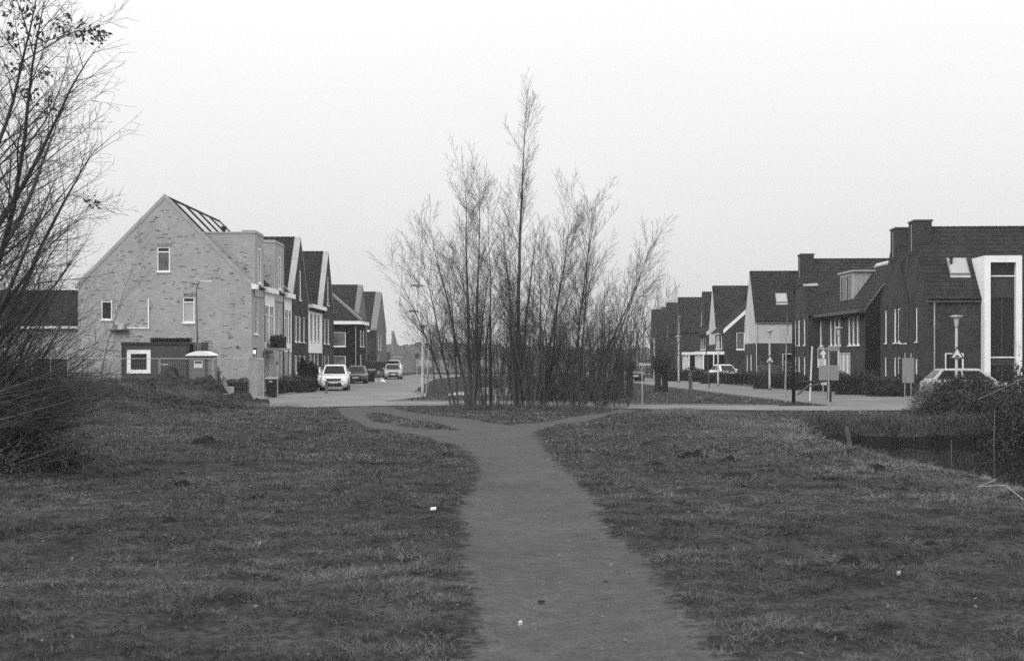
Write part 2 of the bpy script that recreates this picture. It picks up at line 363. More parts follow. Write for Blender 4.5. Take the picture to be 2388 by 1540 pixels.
def water(name, P, z, v):
    m = bpy.data.materials.new(name); m.use_nodes = True; t = m.node_tree; b = t.nodes['Principled BSDF']; n = t.nodes.new; l = t.links.new
    b.inputs['Base Color'].default_value = (v, v, v, 1); b.inputs['Roughness'].default_value = .02; b.inputs['IOR'].default_value = 1.33
    zz = n('ShaderNodeTexNoise'); zz.inputs['Scale'].default_value = 5; zz.inputs['Detail'].default_value = 3; l(n('ShaderNodeTexCoord').outputs['Object'], zz.inputs[0])
    bp = n('ShaderNodeBump'); bp.inputs['Strength'].default_value = .03; bp.inputs['Distance'].default_value = .01; l(zz.outputs[0], bp.inputs['Height']); l(bp.outputs[0], b.inputs['Normal'])
    sheet(name, P, z, m)
water('ditch_water', DITCH, -.42, .012); water('canal_water', CANAL, -.55, .02)
# ------------------------------------------------------------------ houses
def clip(poly, a, b, c):      # keep a*x+b*z<=c
    out = []; n = len(poly)
    for i in range(n):
        p, q = poly[i], poly[(i+1) % n]; dp = a*p[0]+b*p[1]-c; dq = a*q[0]+b*q[1]-c
        if dp <= 0: out.append(p)
        if (dp < 0 < dq) or (dq < 0 < dp): t = dp/(dp-dq); out.append((p[0]+(q[0]-p[0])*t, p[1]+(q[1]-p[1])*t))
    return out
class House:
    def __init__(s, name, label, x, y, rot, w, d, eave, ridge, wall=None, rp=None, tile=None, cat='house', group=None, back_eave=None):
        s.r = empty(name, (x, y, 0), rot, label, cat, group); s.w, s.d, s.e, s.rd = w, d, eave, ridge
        s.rp = rp or d/2; s.m = wall or M_dark; s.tile = tile or M_tile; s.holes = {'F': [], 'L': [], 'R': [], 'B': []}
        s.be = back_eave or eave; s.bands = {}
    def fr(s, w):
        return {'F': (Vector((0, 0, 0)), Vector((1, 0, 0)), Vector((0, -1, 0)), s.w), 'L': (Vector((0, 0, 0)), Vector((0, 1, 0)), Vector((-1, 0, 0)), s.d),
                'R': (Vector((s.w, 0, 0)), Vector((0, 1, 0)), Vector((1, 0, 0)), s.d), 'B': (Vector((0, s.d, 0)), Vector((1, 0, 0)), Vector((0, 1, 0)), s.w)}[w]
    def pt(s, w, a, z, dep=0):
        o, d, n, L = s.fr(w); p = o+d*a-n*dep; return Vector((p.x, p.y, z))
    def wbox(s, mb, w, a0, a1, z0, z1, d0, d1):   # d: depth inwards from wall face
        return mb.hexa([s.pt(w, a0, z0, d0), s.pt(w, a1, z0, d0), s.pt(w, a1, z0, d1), s.pt(w, a0, z0, d1), s.pt(w, a0, z1, d0), s.pt(w, a1, z1, d0), s.pt(w, a1, z1, d1), s.pt(w, a0, z1, d1)])
    def win(s, w, a0, a1, z0, z1, pane=None, frame=None, fw=.07, trans=0, mull=0, sill=True, name='window'):
        s.holes[w].append((a0, a1, z0, z1)); f = MB(); d0, d1 = .03, .13
        s.wbox(f, w, a0, a0+fw, z0, z1, d0, d1); s.wbox(f, w, a1-fw, a1, z0, z1, d0, d1)
        s.wbox(f, w, a0+fw, a1-fw, z0, z0+fw, d0+.002, d1); s.wbox(f, w, a0+fw, a1-fw, z1-fw, z1, d0+.002, d1)
        if trans: s.wbox(f, w, a0+fw, a1-fw, trans-fw/2, trans+fw/2, d0+.004, d1)
        for i in range(mull):
            a = a0+(a1-a0)*(i+1)/(mull+1); s.wbox(f, w, a-fw/2, a+fw/2, z0+fw, z1-fw, d0+.006, d1)
        fo = f.build(name, frame or M_white, s.r)
        p = MB().poly([s.pt(w, a0+fw*.5, z0+fw*.5, .1), s.pt(w, a1-fw*.5, z0+fw*.5, .1), s.pt(w, a1-fw*.5, z1-fw*.5, .1), s.pt(w, a0+fw*.5, z1-fw*.5, .1)])
        p.build('pane', pane or M_glass, fo)
        if trans:
            h = MB().poly([s.pt(w, a0+fw, trans+fw/2, .055), s.pt(w, a1-fw, trans+fw/2, .055), s.pt(w, a1-fw, z1-fw, .055), s.pt(w, a0+fw, z1-fw, .055)]); h.build('pane', M_glass, fo)
        if sill: s.wbox(MB(), w, a0-.06, a1+.06, z0-.07, z0-.003, -.07, .04).build('sill', M_white, fo)
        return fo
    def wall(s, w, m=None, z0=-.3, z1=99, name='wall', off=0.):
        o, d, n, L = s.fr(w); H = s.holes[w]; m = m or s.m
        ab = sorted({0., L}|{h[0] for h in H}|{h[1] for h in H}|({s.rp} if w in 'LR' else set())); top = s.rd if w in 'LR' else (s.e if w == 'F' else s.be)
        zb = sorted({z for z in ({z0, top, s.e}|{h[2] for h in H}|{h[3] for h in H}|{z1}) if z0 <= z <= min(top, z1)})
        mb = MB(); uv = []
        for a0, a1 in zip(ab[:-1], ab[1:]):
            for q0, q1 in zip(zb[:-1], zb[1:]):
                ca, cz = (a0+a1)/2, (q0+q1)/2
                if a1-a0 < 1e-5 or q1-q0 < 1e-5 or any(h[0] < ca < h[1] and h[2] < cz < h[3] for h in H): continue
                P = [(a0, q0), (a1, q0), (a1, q1), (a0, q1)]
                if w in 'LR':
                    k = (s.rd-s.e)/s.rp; P = clip(P, -k, 1, s.e)
                    k2 = (s.rd-s.be)/(s.d-s.rp); P = clip(P, k2, 1, s.rd+k2*s.rp) if P else P
                if len(P) < 3: continue
                mb.poly([s.pt(w, a, z, off) for a, z in P]); uv += P
        for h in H:
            if not (z0 <= (h[2]+h[3])/2 <= z1): continue
            c = [(h[0], h[2]), (h[1], h[2]), (h[1], h[3]), (h[0], h[3])]
            for i in range(4):
                (a, z), (b, y) = c[i], c[(i+1) % 4]; mb.poly([s.pt(w, a, z, off), s.pt(w, b, y, off), s.pt(w, b, y, .16), s.pt(w, a, z, .16)]); uv += [(a, z), (b, y), (b+.02, y+.02), (a+.02, z+.02)]
        ob = mb.build(name, m, s.r); ul = ob.data.uv_layers.new(name='UVMap'); ul.data.foreach_set('uv', np.array(uv, np.float32).ravel()); return ob
    def slope(s, front=True, courses=True, over=.18, x0=0, x1=None, name='roof', pitch=.34, m=None):
        x1 = s.w if x1 is None else x1; e = s.e if front else s.be; run = s.rp if front else s.d-s.rp; rise = s.rd-e; L = math.hypot(run, rise); cy, cz = run/L, rise/L
        sg = 1 if front else -1; y0 = 0 if front else s.d
        P = lambda t, h: (y0+sg*(t*cy-h*cz), e+t*cz+h*cy)
        t0 = -over; a, b = P(t0, 0), P(L, 0); c, d_ = P(L, .10), P(t0, .10)
        mb = MB().hexa([(x0, a[0], a[1]), (x1, a[0], a[1]), (x1, b[0], b[1]), (x0, b[0], b[1]), (x0, d_[0], d_[1]), (x1, d_[0], d_[1]), (x1, c[0], c[1]), (x0, c[0], c[1])])
        ro = mb.build(name, m or s.tile, s.r)
        if courses:
            n = int((L+over)/pitch); nt_ = max(2, int((x1-x0)/.30)); p = (L+over)/n
            for i in range(n):
                t = t0+i*p; v = []; q = MB(); cols = nt_*4
                for k in range(cols+1):
                    x = x0+(x1-x0)*k/cols; ph = (k % 4)/4; hh = .022*(.5-.5*math.cos(2*PI*ph))
                    jit = random.uniform(-.004, .004)
                    lo = P(t-.03, .125+hh+jit); up = P(t+p, .105+hh*.8); bl = P(t-.03, .10)
                    q.v += [(x, lo[0], lo[1]), (x, up[0], up[1]), (x, bl[0], bl[1])]
                for k in range(cols):
                    j = k*3; q.f += [(j, j+3, j+4, j+1), (j+2, j+5, j+3, j)]
                q.build('tile_course', m or s.tile, ro)
        return ro
    def ridge_cap(s, x0=0, x1=None):
        x1 = s.w if x1 is None else x1; q = MB(); n = int((x1-x0)/.4)
        for i in range(n):
            a = x0+(x1-x0)*i/n; b = x0+(x1-x0)*(i+.97)/n; q.tube([(a, s.rp, s.rd+.09), (b, s.rp, s.rd+.11)], .1, 6)
        q.build('ridge_tile', s.tile, s.r)
    def verge(s, side, wd=.4, m=None, hgt=.2, drop=.0, name='coping'):
        x0, x1 = (s.w-wd, s.w+.03) if side == 'R' else (-.03, wd)
        for fr_ in (True, False):
            e = s.e if fr_ else s.be; ya = -.1 if fr_ else s.d+.1; k = (s.rd-e)/(s.rp if fr_ else s.d-s.rp); za = e-.1*k
            y0, y1 = ya, s.rp
            P = [(y0, za-drop), (y1, s.rd-drop), (y1, s.rd+hgt), (y0, za+hgt)]
            MB().hexa([(x0, P[0][0], P[0][1]), (x1, P[0][0], P[0][1]), (x1, P[1][0], P[1][1]), (x0, P[1][0], P[1][1]), (x0, P[3][0], P[3][1]), (x1, P[3][0], P[3][1]), (x1, P[2][0], P[2][1]), (x0, P[2][0], P[2][1])]).build(name, m or M_stone, s.r)
    def pipe(s, w, a, z1, m=None, r=.045):
        p = s.pt(w, a, 0, -.07); q = MB().tube([(p.x, p.y, 0), (p.x, p.y, z1)], r, 8)
        for z in np.arange(.8, z1, 1.6): q.tube([(p.x, p.y, z), (p.x, p.y, z+.07)], r*1.35, 8)
        q.build('downpipe', m or M_galv, s.r)
    def gutter(s, m=None, h=.2, x0=0, x1=None, name='fascia', out=.3):
        x1 = s.w if x1 is None else x1; MB().box(x0-.04, x1+.04, -out, .0-.003, s.e-.22, s.e-.22+h).build(name, m or M_white, s.r, bevel=.015)
    def local(s, u, v, wall='F'): pass
# ---- 1. pale brick terrace with gable towards the camera (ridge runs along the street)
GY = 85.7
def gx(u): return fx(u, GY)
def gz(v): return fz(v, GY)
X1 = gx(586.5)
h = House('brick_house', 'pale mottled brick terrace house with big blank gable behind the green site hut', X1, GY, PI/2, 16.1, 2*(X1-gx(384)), gz(668), gz(462), M_light)
def ga(u): return X1-gx(u)      # along the gable wall 'L', from the street corner
h.win('L', ga(396), ga(366), gz(633), gz(575.5), M_curt, trans=gz(587))
h.win('L', ga(453.5), ga(426), gz(752), gz(692.5), M_blind, trans=gz(704))
h.win('L', ga(261), ga(235.5), gz(745), gz(696), M_glass, trans=gz(703))
s1 = lambda u: fy(u, X1)-GY
for (a0, a1) in ((.9, 2.3), (8.9, 10.3)):      # tower windows
    h.win('F', a0, a1, 3.6, 5.7, M_curt, mull=0)
for (a0, a1) in ((4.6, 5.7), (6.3, 7.4), (12.6, 13.7), (14.1, 15.2)): h.win('F', a0, a1, 3.1, 5.4, M_curt, trans=4.9)
h.win('F', 4.5, 5.5, .05, 2.3, M_curt, sill=False, name='door'); h.win('F', 6, 7.9, .6, 2.4, M_blind, mull=1)
h.win('F', 12.4, 13.3, .05, 2.3, M_glass, sill=False, name='door'); h.win('F', 13.8, 15.4, .6, 2.4, M_blind, mull=1); h.win('F', .8, 2.4, .5, 2.4, M_curt, mull=1)
h.wall('L'); h.wall('F'); h.wall('R'); h.wall('B')
h.slope(True, True, over=.1); h.slope(False, False); h.ridge_cap()
h.verge('L', .2, M_stone, .27, drop=.02); h.verge('R', .3, M_light2 if 'M_light2' in globals() else M_stone, .25)
# pale rendered bay skins between the towers
for a0, a1 in ((3.84, 8.02), (11.84, 15.2)):
    for q0, q1 in ((2.55, 3.05), (5.45, 6.3)): h.wbox(MB(), 'F', a0, a1, q0, q1, -.05, -.003).build('render_panel', M_renderw, h.r)
    for a in (a0, a0+1.95, a1-.35): h.wbox(MB(), 'F', a, a+.35, 3.052, 5.448, -.05, -.003).build('render_panel', M_renderw, h.r)
    h.wbox(MB(), 'F', a0-.05, a1+.05, 6.3, 6.62, -.34, -.003).build('fascia', M_white, h.r)
h.wbox(MB(), 'F', -.05, .78, 6.3, 6.6, -.3, -.003).build('fascia', M_white, h.r)
BRK = bpy.data.meshes.new('brick'); _b = MB().box(0, .012, 0, .21, 0, .06); BRK.from_pydata(_b.v, [], _b.f); BRK.materials.append(M_spot)
# brick tower dormers: flat-topped shafts rising out of the slope
k = (h.rd-h.e)/h.rp; TT = 9.72
for a0, a1 in ((.8, 3.8), (8.05, 11.8)):
    yb = (TT-h.e)/k+.1
    m_ = MB(); uvs = []
    def fc(P, U): m_.poly(P); uvs.extend(U)
    z0 = 5.9; fr0 = -.06
    wz0, wz1, wa0, wa1 = 6.75, 8.9, (a0+a1)/2-.5, (a0+a1)/2+.5
    for (b0, b1, q0, q1) in ((a0, wa0, z0, TT), (wa1, a1, z0, TT), (wa0, wa1, z0, wz0), (wa0, wa1, wz1, TT)): fc([(b0, fr0, q0), (b1, fr0, q0), (b1, fr0, q1), (b0, fr0, q1)], [(b0, q0), (b1, q0), (b1, q1), (b0, q1)])
    for a in (a0, a1): fc([(a, fr0, z0), (a, yb, z0), (a, yb, TT), (a, fr0, TT)], [(0, z0), (yb, z0), (yb, TT), (0, TT)])
    fc([(a0, yb, z0), (a1, yb, z0), (a1, yb, TT), (a0, yb, TT)], [(0, z0), (3, z0), (3, TT), (0, TT)]); fc([(a0, fr0, TT), (a1, fr0, TT), (a1, yb, TT), (a0, yb, TT)], [(0, 0), (3, 0), (3, 3), (0, 3)])
    o = m_.build('tower_dormer', M_light, h.r); o.data.uv_layers.new(name='UVMap').data.foreach_set('uv', np.array(uvs, np.float32).ravel())
    MB().box(a0-.04, a1+.04, fr0-.04, yb, TT+.002, TT+.09).build('coping', M_stone, o)
    MB().box(a0+.02, a1-.02, fr0+.02, .75, TT+.092, TT+.2).build('parapet', M_stone, o)
    for q in range(15):
        bb = bpy.data.objects.new('brick', BRK); COL.objects.link(bb); bb.parent = o; zz_ = round(random.uniform(7.2, TT-.3)/.0625)*.0625; bb.location = (a0-.009, random.uniform(.2, max(.4, (zz_-h.e)/k-.3)), zz_)
    w_ = MB(); fy0 = fr0-.015
    for bx in ((wa0, wa0+.09, wz0, wz1), (wa1-.09, wa1, wz0, wz1), (wa0+.09, wa1-.09, wz0, wz0+.09), (wa0+.09, wa1-.09, wz1-.09, wz1)): w_.box(bx[0], bx[1], fy0, fr0+.09, bx[2], bx[3])
    w_.build('window_frame', M_white, o); MB().poly([(wa0, fr0+.05, wz0), (wa1, fr0+.05, wz0), (wa1, fr0+.05, wz1), (wa0, fr0+.05, wz1)]).build('pane', M_curt, o)
    MB().box(wa0-.08, wa1+.08, fr0-.1, fr0-.003, wz0-.1, wz0-.01).build('sill', M_white, o)
# solar panels high on the slope
L_ = math.hypot(h.rp, h.rd-h.e); cy, cz = h.rp/L_, (h.rd-h.e)/L_
for i in range(4):
    x0 = .9+i*3.5; t0, t1 = L_-3.7, L_-.5
    P = lambda t, hh: (t*cy-hh*cz, h.e+t*cz+hh*cy)
    a, b, c, d_ = P(t0, .2), P(t1, .2), P(t1, .25), P(t0, .25)
    MB().hexa([(x0, *a), (x0+2.1, *a), (x0+2.1, *b), (x0, *b), (x0, *d_), (x0+2.1, *d_), (x0+2.1, *c), (x0, *c)]).build('solar_panel', M_panel, h.r)
pv = MB().tube([(5.6, 2.8, h.e+2.8), (5.6, 2.8, h.e+3.95)], .12, 8); pv.tube([(5.6, 2.8, h.e+3.95), (5.6, 2.8, h.e+4.15)], .17, 8); pv.build('roof_vent', M_black, h.r)
# individually visible dark bricks in the gable (shared mesh, 3 mm proud)
def brickmesh(w, hh=.06):
    me = MB().box(0, .012, 0, w, 0, hh); mm = bpy.data.meshes.new('brick'); mm.from_pydata(me.v, [], me.f); mm.materials.append(M_spot); return mm
bms = [brickmesh(.21), brickmesh(.21), brickmesh(.21), brickmesh(.32), brickmesh(.1), brickmesh(.1)]
n = 0
while n < 270:
    a = random.uniform(.1, h.d-.3); z = random.uniform(.3, h.rd-.4)
    if vnoise(np.array([a*1.3]), np.array([z*3.2]))[0] < random.uniform(.3, .6): continue
    z = round(z/.0625)*.0625; a = round(a/.11)*.11
    if z > h.e+min(a, h.d-a-.35)*k-.25: continue
    if any(q[0]-.35 < a < q[1]+.1 and q[2]-.15 < z < q[3]+.1 for q in h.holes['L']): continue
    o = bpy.data.objects.new('brick', random.choice(bms)); COL.objects.link(o); o.parent = h.r; o.location = (-.009, a, z); n += 1
for q in h.holes['L'][:2]:       # soldier course lintels
    for i in range(int((q[1]-q[0]+.2)/.115)):
        h.wbox(MB(), 'L', q[0]-.1+i*.115, q[0]-.1+i*.115+.06, q[3]+.03, q[3]+.23, -.006, 0).build('lintel_brick', M_spot, h.r)
# air-conditioning unit with white duct
ac = h.wbox(MB(), 'L', ga(292), ga(262), gz(768), gz(754), -.38, -.08).build('air_conditioner', M_render, h.r, bevel=.02)
c = h.pt('L', ga(272.5), gz(761), -.385); MB().tube([c, c+Vector((-.012, 0, 0))], .16, 20).build('fan', M_grey, ac)
h.wbox(MB(), 'L', ga(300), ga(258), gz(771), gz(768.6), -.4, -.003).build('bracket', M_dgrey, ac)
h.wbox(MB(), 'L', ga(348), ga(345), gz(766), gz(697), -.07, -.003).build('duct', M_white, h.r)
h.wbox(MB(), 'L', ga(344.8), ga(296), gz(766), gz(763), -.07, -.003).build('duct', M_white, h.r)
h.pipe('F', 3.9, 6.4, M_grey); h.pipe('F', 11.6, 6.4, M_dgrey); h.pipe('F', 15.5, 6.4, M_dgrey)
for u_, v_ in ((554, 808),): h.wbox(MB(), 'L', ga(u_+2), ga(u_-2), gz(v_+2), gz(v_-2), -.12, -.003).build('wall_vent', M_black, h.r)
p_ = h.pt('F', .55, 2.6, -.1); ln = MB().box(p_.x-.09, p_.x+.09, p_.y-.1, p_.y+.094, 2.35, 2.75).build('wall_lantern', M_black, h.r)
lm = bpy.data.materials.new('lit_lamp'); lm.use_nodes = True; lb = lm.node_tree.nodes['Principled BSDF']; lb.inputs['Emission Color'].default_value = (1, 1, 1, 1); lb.inputs['Emission Strength'].default_value = 5
MB().tube([(p_.x-.1, p_.y, 2.42), (p_.x-.1, p_.y, 2.6)], .06, 8).build('bulb', lm, ln)
# porch with potted greenery on it
po = MB(); po.box(3.9, 7.6, -1.15, -.003, 2.62, 2.78); 
for a in (3.98, 7.45): po.box(a, a+.1, -1.1, -1.0, 0, 2.62)
po.build('porch', M_woodl, h.r)
# ---- annex left of the gable
h = House('brick_annex', 'low dark-roofed annex left of the pale brick gable behind the leafless tree', -38, 87.2, 0, 11.6, 8, 4.15, 6.3, M_light)
h.win('F', 8.6, 10.8, .9, 2.2, M_glass, mull=1); h.win('F', 4, 6, .9, 2.2, M_glass, mull=1)
for w_ in 'FRLB': h.wall(w_)
h.slope(True, True); h.slope(False, False); h.gutter(M_white, .16); h.ridge_cap()
# ---- 2/3. dark brick twin-gable houses along the left street
def street_gable(name, label, ya, yb, eave, ridge, m=M_dark, copm=None, wins=(), width=11, X=-15.75, front_wins=(), fascia=None, cop=.42):
    h = House(name, label, X-width, ya, 0, width, yb-ya, eave, ridge, m)
    for a0, a1, z0, z1, pn in wins: h.win('R', a0, a1, z0, z1, pn, fw=.08)
    for a0, a1, z0, z1, pn in front_wins: h.win('F', a0, a1, z0, z1, pn, fw=.1)
    for w_ in 'FRLB': h.wall(w_)
    h.slope(True, True, over=.12, x1=width-cop); h.slope(False, False, x1=width-cop); h.ridge_cap(0, width-cop); h.verge('R', cop, copm or M_stone, .16)
    return h
g1 = street_gable('brick_house', 'dark brick gabled house with pale coping next to the pale brick terrace', 102.0, 109.7, 6.45, 10.95, wins=[(1.1, 2.3, 3.3, 5.2, M_curt), (2.9, 4.1, 3.3, 5.2, M_curt), (5.2, 6.2, 3.3, 5.2, M_curt), (3.3, 4.3, 6.4, 8.6, M_curt), (1.0, 2.2, .3, 2.3, M_curt), (3.2, 4.3, .3, 2.3, M_glass), (5.4, 6.5, .1, 2.3, M_glass)])
mid = House('brick_house', 'white-fronted street house with a steep tiled roof between two dark gables', -15.75, 109.75, PI/2, 8.2, 8, 6.0, 9.9, M_dark)
for a0, a1 in ((.8, 2.1), (3., 4.2), (5., 6.2)): mid.win('F', a0, a1, 3.4, 5.5, M_curt); mid.win('F', a0, a1, .4, 2.4, M_curt)
for w_ in 'FLRB': mid.wall(w_)
for (a0, a1, q0, q1) in ((.02, 7.9, 5.56, 5.98), (.02, .75, 3.3, 5.555), (2.15, 2.95, 3.3, 5.555), (4.25, 4.95, 3.3, 5.555), (6.25, 7.9, 3.3, 5.555), (.02, 7.9, 2.5, 3.29)):
    mid.wbox(MB(), 'F', a0, a1, q0, q1, -.06, -.003).build('render_panel', M_renderw, mid.r)
mid.slope(True, True, over=.3); mid.slope(False, False); mid.wbox(MB(), 'F', -.02, 8.1, 5.99, 6.28, -.42, -.003).build('fascia', M_white, mid.r); mid.pipe('F', 7.7, 6.0)
g2 = street_gable('brick_house', 'second dark brick gabled house with pale coping farther up the left street', 118.0, 125.6, 6.2, 11.05, wins=[(1.1, 2.3, 3.3, 5.4, M_curt), (3.4, 4.6, 3.3, 5.4, M_curt), (3.2, 4.2, 6.6, 9, M_curt), (1.2, 2.2, .2, 2.3, M_curt), (3.4, 4.5, .2, 2.3, M_glass)])
# hipped house farther on
hp = empty('brick_house', (-23.5, 138.5, 0), 0, 'dark brick corner house with hipped roof and white fascia beyond the twin gables', 'house')
wd, dp, ev = 8.6, 6.5, 5.35
hh = House('tmp', None, 0, 0, 0, wd, dp, ev, ev+.001, M_darker); hh.r.parent = hp
tmp = hh.r; hh.r = hp
hh.win('F', 6.0, 7.3, 3.2, 4.6, M_curt); hh.win('F', 6.0, 7.3, .4, 2.3, M_curt); hh.win('F', 1.5, 3.5, .4, 2.3, M_glass); hh.win('R', 1, 2.4, 3.2, 4.8, M_curt); hh.win('R', 1, 2.4, .4, 2.4, M_curt); hh.win('R', 3.6, 5, 3.2, 4.8, M_curt)
for w_ in 'FLRB': hh.wall(w_)
hh.pipe('F', 4.6, 5.2, M_galv); hh.pipe('F', 8.3, 5.2, M_galv)
bpy.data.objects.remove(tmp)
MB().box(-.1, wd+.35, -.35, dp, ev+.002, ev+.32).build('fascia', M_white, hp)
e0 = ev+.322; MB().poly([(-.1, -.35, e0), (wd+.35, -.35, e0), (wd-3.4, dp*.6, e0+3.0), (-.1, dp*.6, e0+3.0)]).poly([(wd+.35, -.35, e0), (wd+.35, dp, e0), (wd-3.4, dp, e0+3.0), (wd-3.4, dp*.6, e0+3.0)]).poly([(-.1, dp*.6, e0+3), (wd-3.4, dp*.6, e0+3), (wd-3.4, dp, e0+3), (-.1, dp, e0+3)]).build('roof', M_tile, hp)
MB().bar((wd+.33, -.33, e0+.05), (wd-3.4, dp*.6, e0+3.05), .3, .16).build('hip_tile', M_mid, hp)
g3 = street_gable('brick_house', 'grey brick gabled house rising behind the hipped corner house', 145.2, 154.6, 5.6, 9.6, m=M_mid, copm=M_mid, wins=[(1.2, 2.4, 3, 4.9, M_curt), (3, 4.2, 3, 4.9, M_curt), (6, 7.2, 3, 4.9, M_curt), (1.2, 2.4, .3, 2.3, M_curt), (4.5, 5.6, .1, 2.3, M_glass)], cop=.5)
g4 = street_gable('brick_house', 'farthest gabled house on the left street, pale end wall and white square window', 165.3, 178, 5.3, 9.85, m=M_mid, copm=M_mid, wins=[(2, 3.4, 3, 4.9, M_curt), (5, 6.4, 3, 4.9, M_curt), (2, 3.4, .3, 2.3, M_curt)], front_wins=[(8.3, 9.4, 3.1, 4.8, M_blind), (8.2, 9.4, .3, 2.1, M_glass)], cop=.7)
g4.gutter(M_white, .2, 0, 10.2)
for g_ in (g4,):    # front wall is darker brick
    for c_ in g_.r.children:
        if c_.name.startswith('wall'): c_.data.materials[0] = M_dark; break
# ---- right row: houses whose gables stand on the street, fronts towards the camera
RA = math.radians(-3.0)
def chimney_house(name, label, X, Y, w, d, eave, ridge, lw=(), fw=(), chim=True, tile=None, m=M_dark, upper=None, split=3.35, courses=True, rdw=.95):
    h = House(name, label, X, Y, RA, w, d, eave, ridge, m, tile=tile or M_tile)
    for a in lw: h.win('L', *a[:4], a[4] if len(a) > 4 else M_curt, fw=.09)
    for a in fw: h.win('F', *a[:4], a[4] if len(a) > 4 else M_curt, fw=.08)
    if upper:
        for w_ in 'FL': h.wall(w_, m, z1=split); h.wall(w_, upper, z0=split, name='render_panel')
    else:
        for w_ in 'FL': h.wall(w_, m)
    h.wall('R', m); h.wall('B', m)
    h.slope(True, courses, over=.1); h.slope(False, False); h.ridge_cap(rdw if chim else 0)
    if chim:
        c = MB().box(-.04, rdw, h.rp-.85, h.rp+.75, ridge-1.5, ridge+.42).build('chimney', m, h.r)
        c.data.uv_layers.new(name='UVMap'); MB().box(-.1, rdw+.06, h.rp-.91, h.rp+.81, ridge+.422, ridge+.52).build('coping', M_dgrey, c)
        MB().box(-.07, -.043, h.rp-.1, h.rp-.02, ridge-1.3, ridge+.3).build('flue_pipe', M_galv, c)
    return h
A = chimney_house('brick_house', 'nearest dark brick house on the right with tall white framed bay', fx(2163, 80.5), 80.5, 13, 7.8, 5.5, 9.75, tile=M_tilel,
    lw=[(2.6, 3.0, 3.1, 5.1, M_glass), (5.2, 5.9, 3.05, 5.2, M_glass), (6.4, 7.1, 3.05, 5.2, M_glass), (2.6, 3.1, -.1, 2.1, M_glass)], fw=[(.95, 2.0, 1.05, 2.45, M_glass)])
A.gutter(M_dgrey, .12, out=.14); A.pipe('F', .35, 5.35, M_galv)
kk = (A.rd-A.e)/A.rp
# white bay: cheeks, posts and head in front of a glazed strip
bx0, bx1 = fx(2297, 79.6)-A.r.location.x, fx(2383, 79.6)-A.r.location.x; fd = -.75; tz1 = fz(595.5, 79.6)
bay = MB(); pw = .33
for a, b in ((bx0, bx0+pw), (bx1-pw, bx1)): bay.box(a, b, fd, -.003, 0, tz1)
bay.box(bx0+pw, bx1-pw, fd, -.003, tz1-.38, tz1)
yb = (tz1-A.e)/kk+.2
for a, b in ((bx0, bx0+.12), (bx1-.12, bx1)):
    bay.hexa([(a, 0, A.e), (b, 0, A.e), (b, .02, A.e), (a, .02, A.e), (a, 0, tz1), (b, 0, tz1), (b, yb, tz1), (a, yb, tz1)])
bay.box(bx0+.12, bx1-.12, 0, yb, tz1-.2, tz1)
bo = bay.build('bay_frame', M_white, A.r)
i0, i1 = bx0+pw, bx1-pw
for q0, q1, mm_ in ((fz(690, 80), fz(643, 80), M_dark), (fz(848, 80), fz(832, 80), M_dark), (-.2, .12, M_dark)): MB().box(i0, i1, -.40, -.3, q0, q1).build('bay_panel', mm_, A.r)
for q0, q1 in ((fz(643, 80), tz1-.38), (fz(832, 80), fz(690, 80)), (.12, fz(848, 80))):
    f = MB()
    for b in ((i0, i0+.06, q0, q1), (i1-.06, i1, q0, q1), (i0+.06, i1-.06, q0, q0+.06), (i0+.06, i1-.06, q1-.06, q1), ((i0+i1)/2-.03, (i0+i1)/2+.03, q0+.06, q1-.06)): f.box(b[0], b[1], -.42, -.34, b[2], b[3])
    f_ = f.build('bay_window', M_dgrey, A.r)
    for a, b in ((i0+.06, (i0+i1)/2-.03), ((i0+i1)/2+.03, i1-.06)): MB().poly([(a, -.37, q0+.06), (b, -.37, q0+.06), (b, -.37, q1-.06), (a, -.37, q1-.06)]).build('pane', M_glass, f_)
    MB().box(i0, i1, -.47, -.425, q0-.05, q0+.02).build('sill', M_white, f_)
def rooflight(h, u0, u1, v0, v1, Yc, x=None):
    Lr = math.hypot(h.rp, h.rd-h.e); cy, cz = h.rp/Lr, (h.rd-h.e)/Lr
    x0, x1 = fx(u0, Yc)-h.r.location.x, fx(u1, Yc)-h.r.location.x; z1, z0 = fz(v0, Yc), fz(v1, Yc); t0, t1 = (z0-h.e)/cz, (z1-h.e)/cz
    P = lambda t, hh: (t*cy-hh*cz, h.e+t*cz+hh*cy)
    def slab(a0, a1, s0, s1, h0, h1, nm, m_, par):
        a, b, c, d_ = P(s0, h0), P(s1, h0), P(s1, h1), P(s0, h1)
        return MB().hexa([(a0, *a), (a1, *a), (a1, *b), (a0, *b), (a0, *d_), (a1, *d_), (a1, *c), (a0, *c)]).build(nm, m_, par)
    w_ = slab(x0, x1, t0, t1, .1, .24, 'roof_window', M_grey, h.r); slab(x0+.08, x1-.08, t0+.08, t1-.08, .2405, .25, 'pane', M_sky, w_); slab(x0, x1, t0-.22, t0-.01, .1, .17, 'flashing', M_galv, w_)
rooflight(A, 2206, 2252, 606, 646, 82.0)
MB().tube([(1.7, 1.6, A.e+1.7), (1.7, 1.6, A.e+2.35)], .08, 8).tube([(1.7, 1.6, A.e+2.35), (1.7, 1.6, A.e+2.5)], .13, 8).build('roof_vent', M_black, A.r)
B = chimney_house('brick_house', 'dark brick house with square chimney partly hidden behind the nearest one', 23.75, 85.2, 12, 8.2, 5.5, 9.75, tile=M_tilel,
    lw=[(2.3, 2.9, 3.1, 5.2, M_glass), (3.4, 4.0, 3.1, 5.2, M_glass), (6.2, 6.7, 3.1, 5.2, M_glass), (2.3, 2.9, .2, 2.2, M_glass), (3.5, 4.0, .3, 2.2, M_glass), (6.3, 6.8, .2, 2.2, M_glass)])
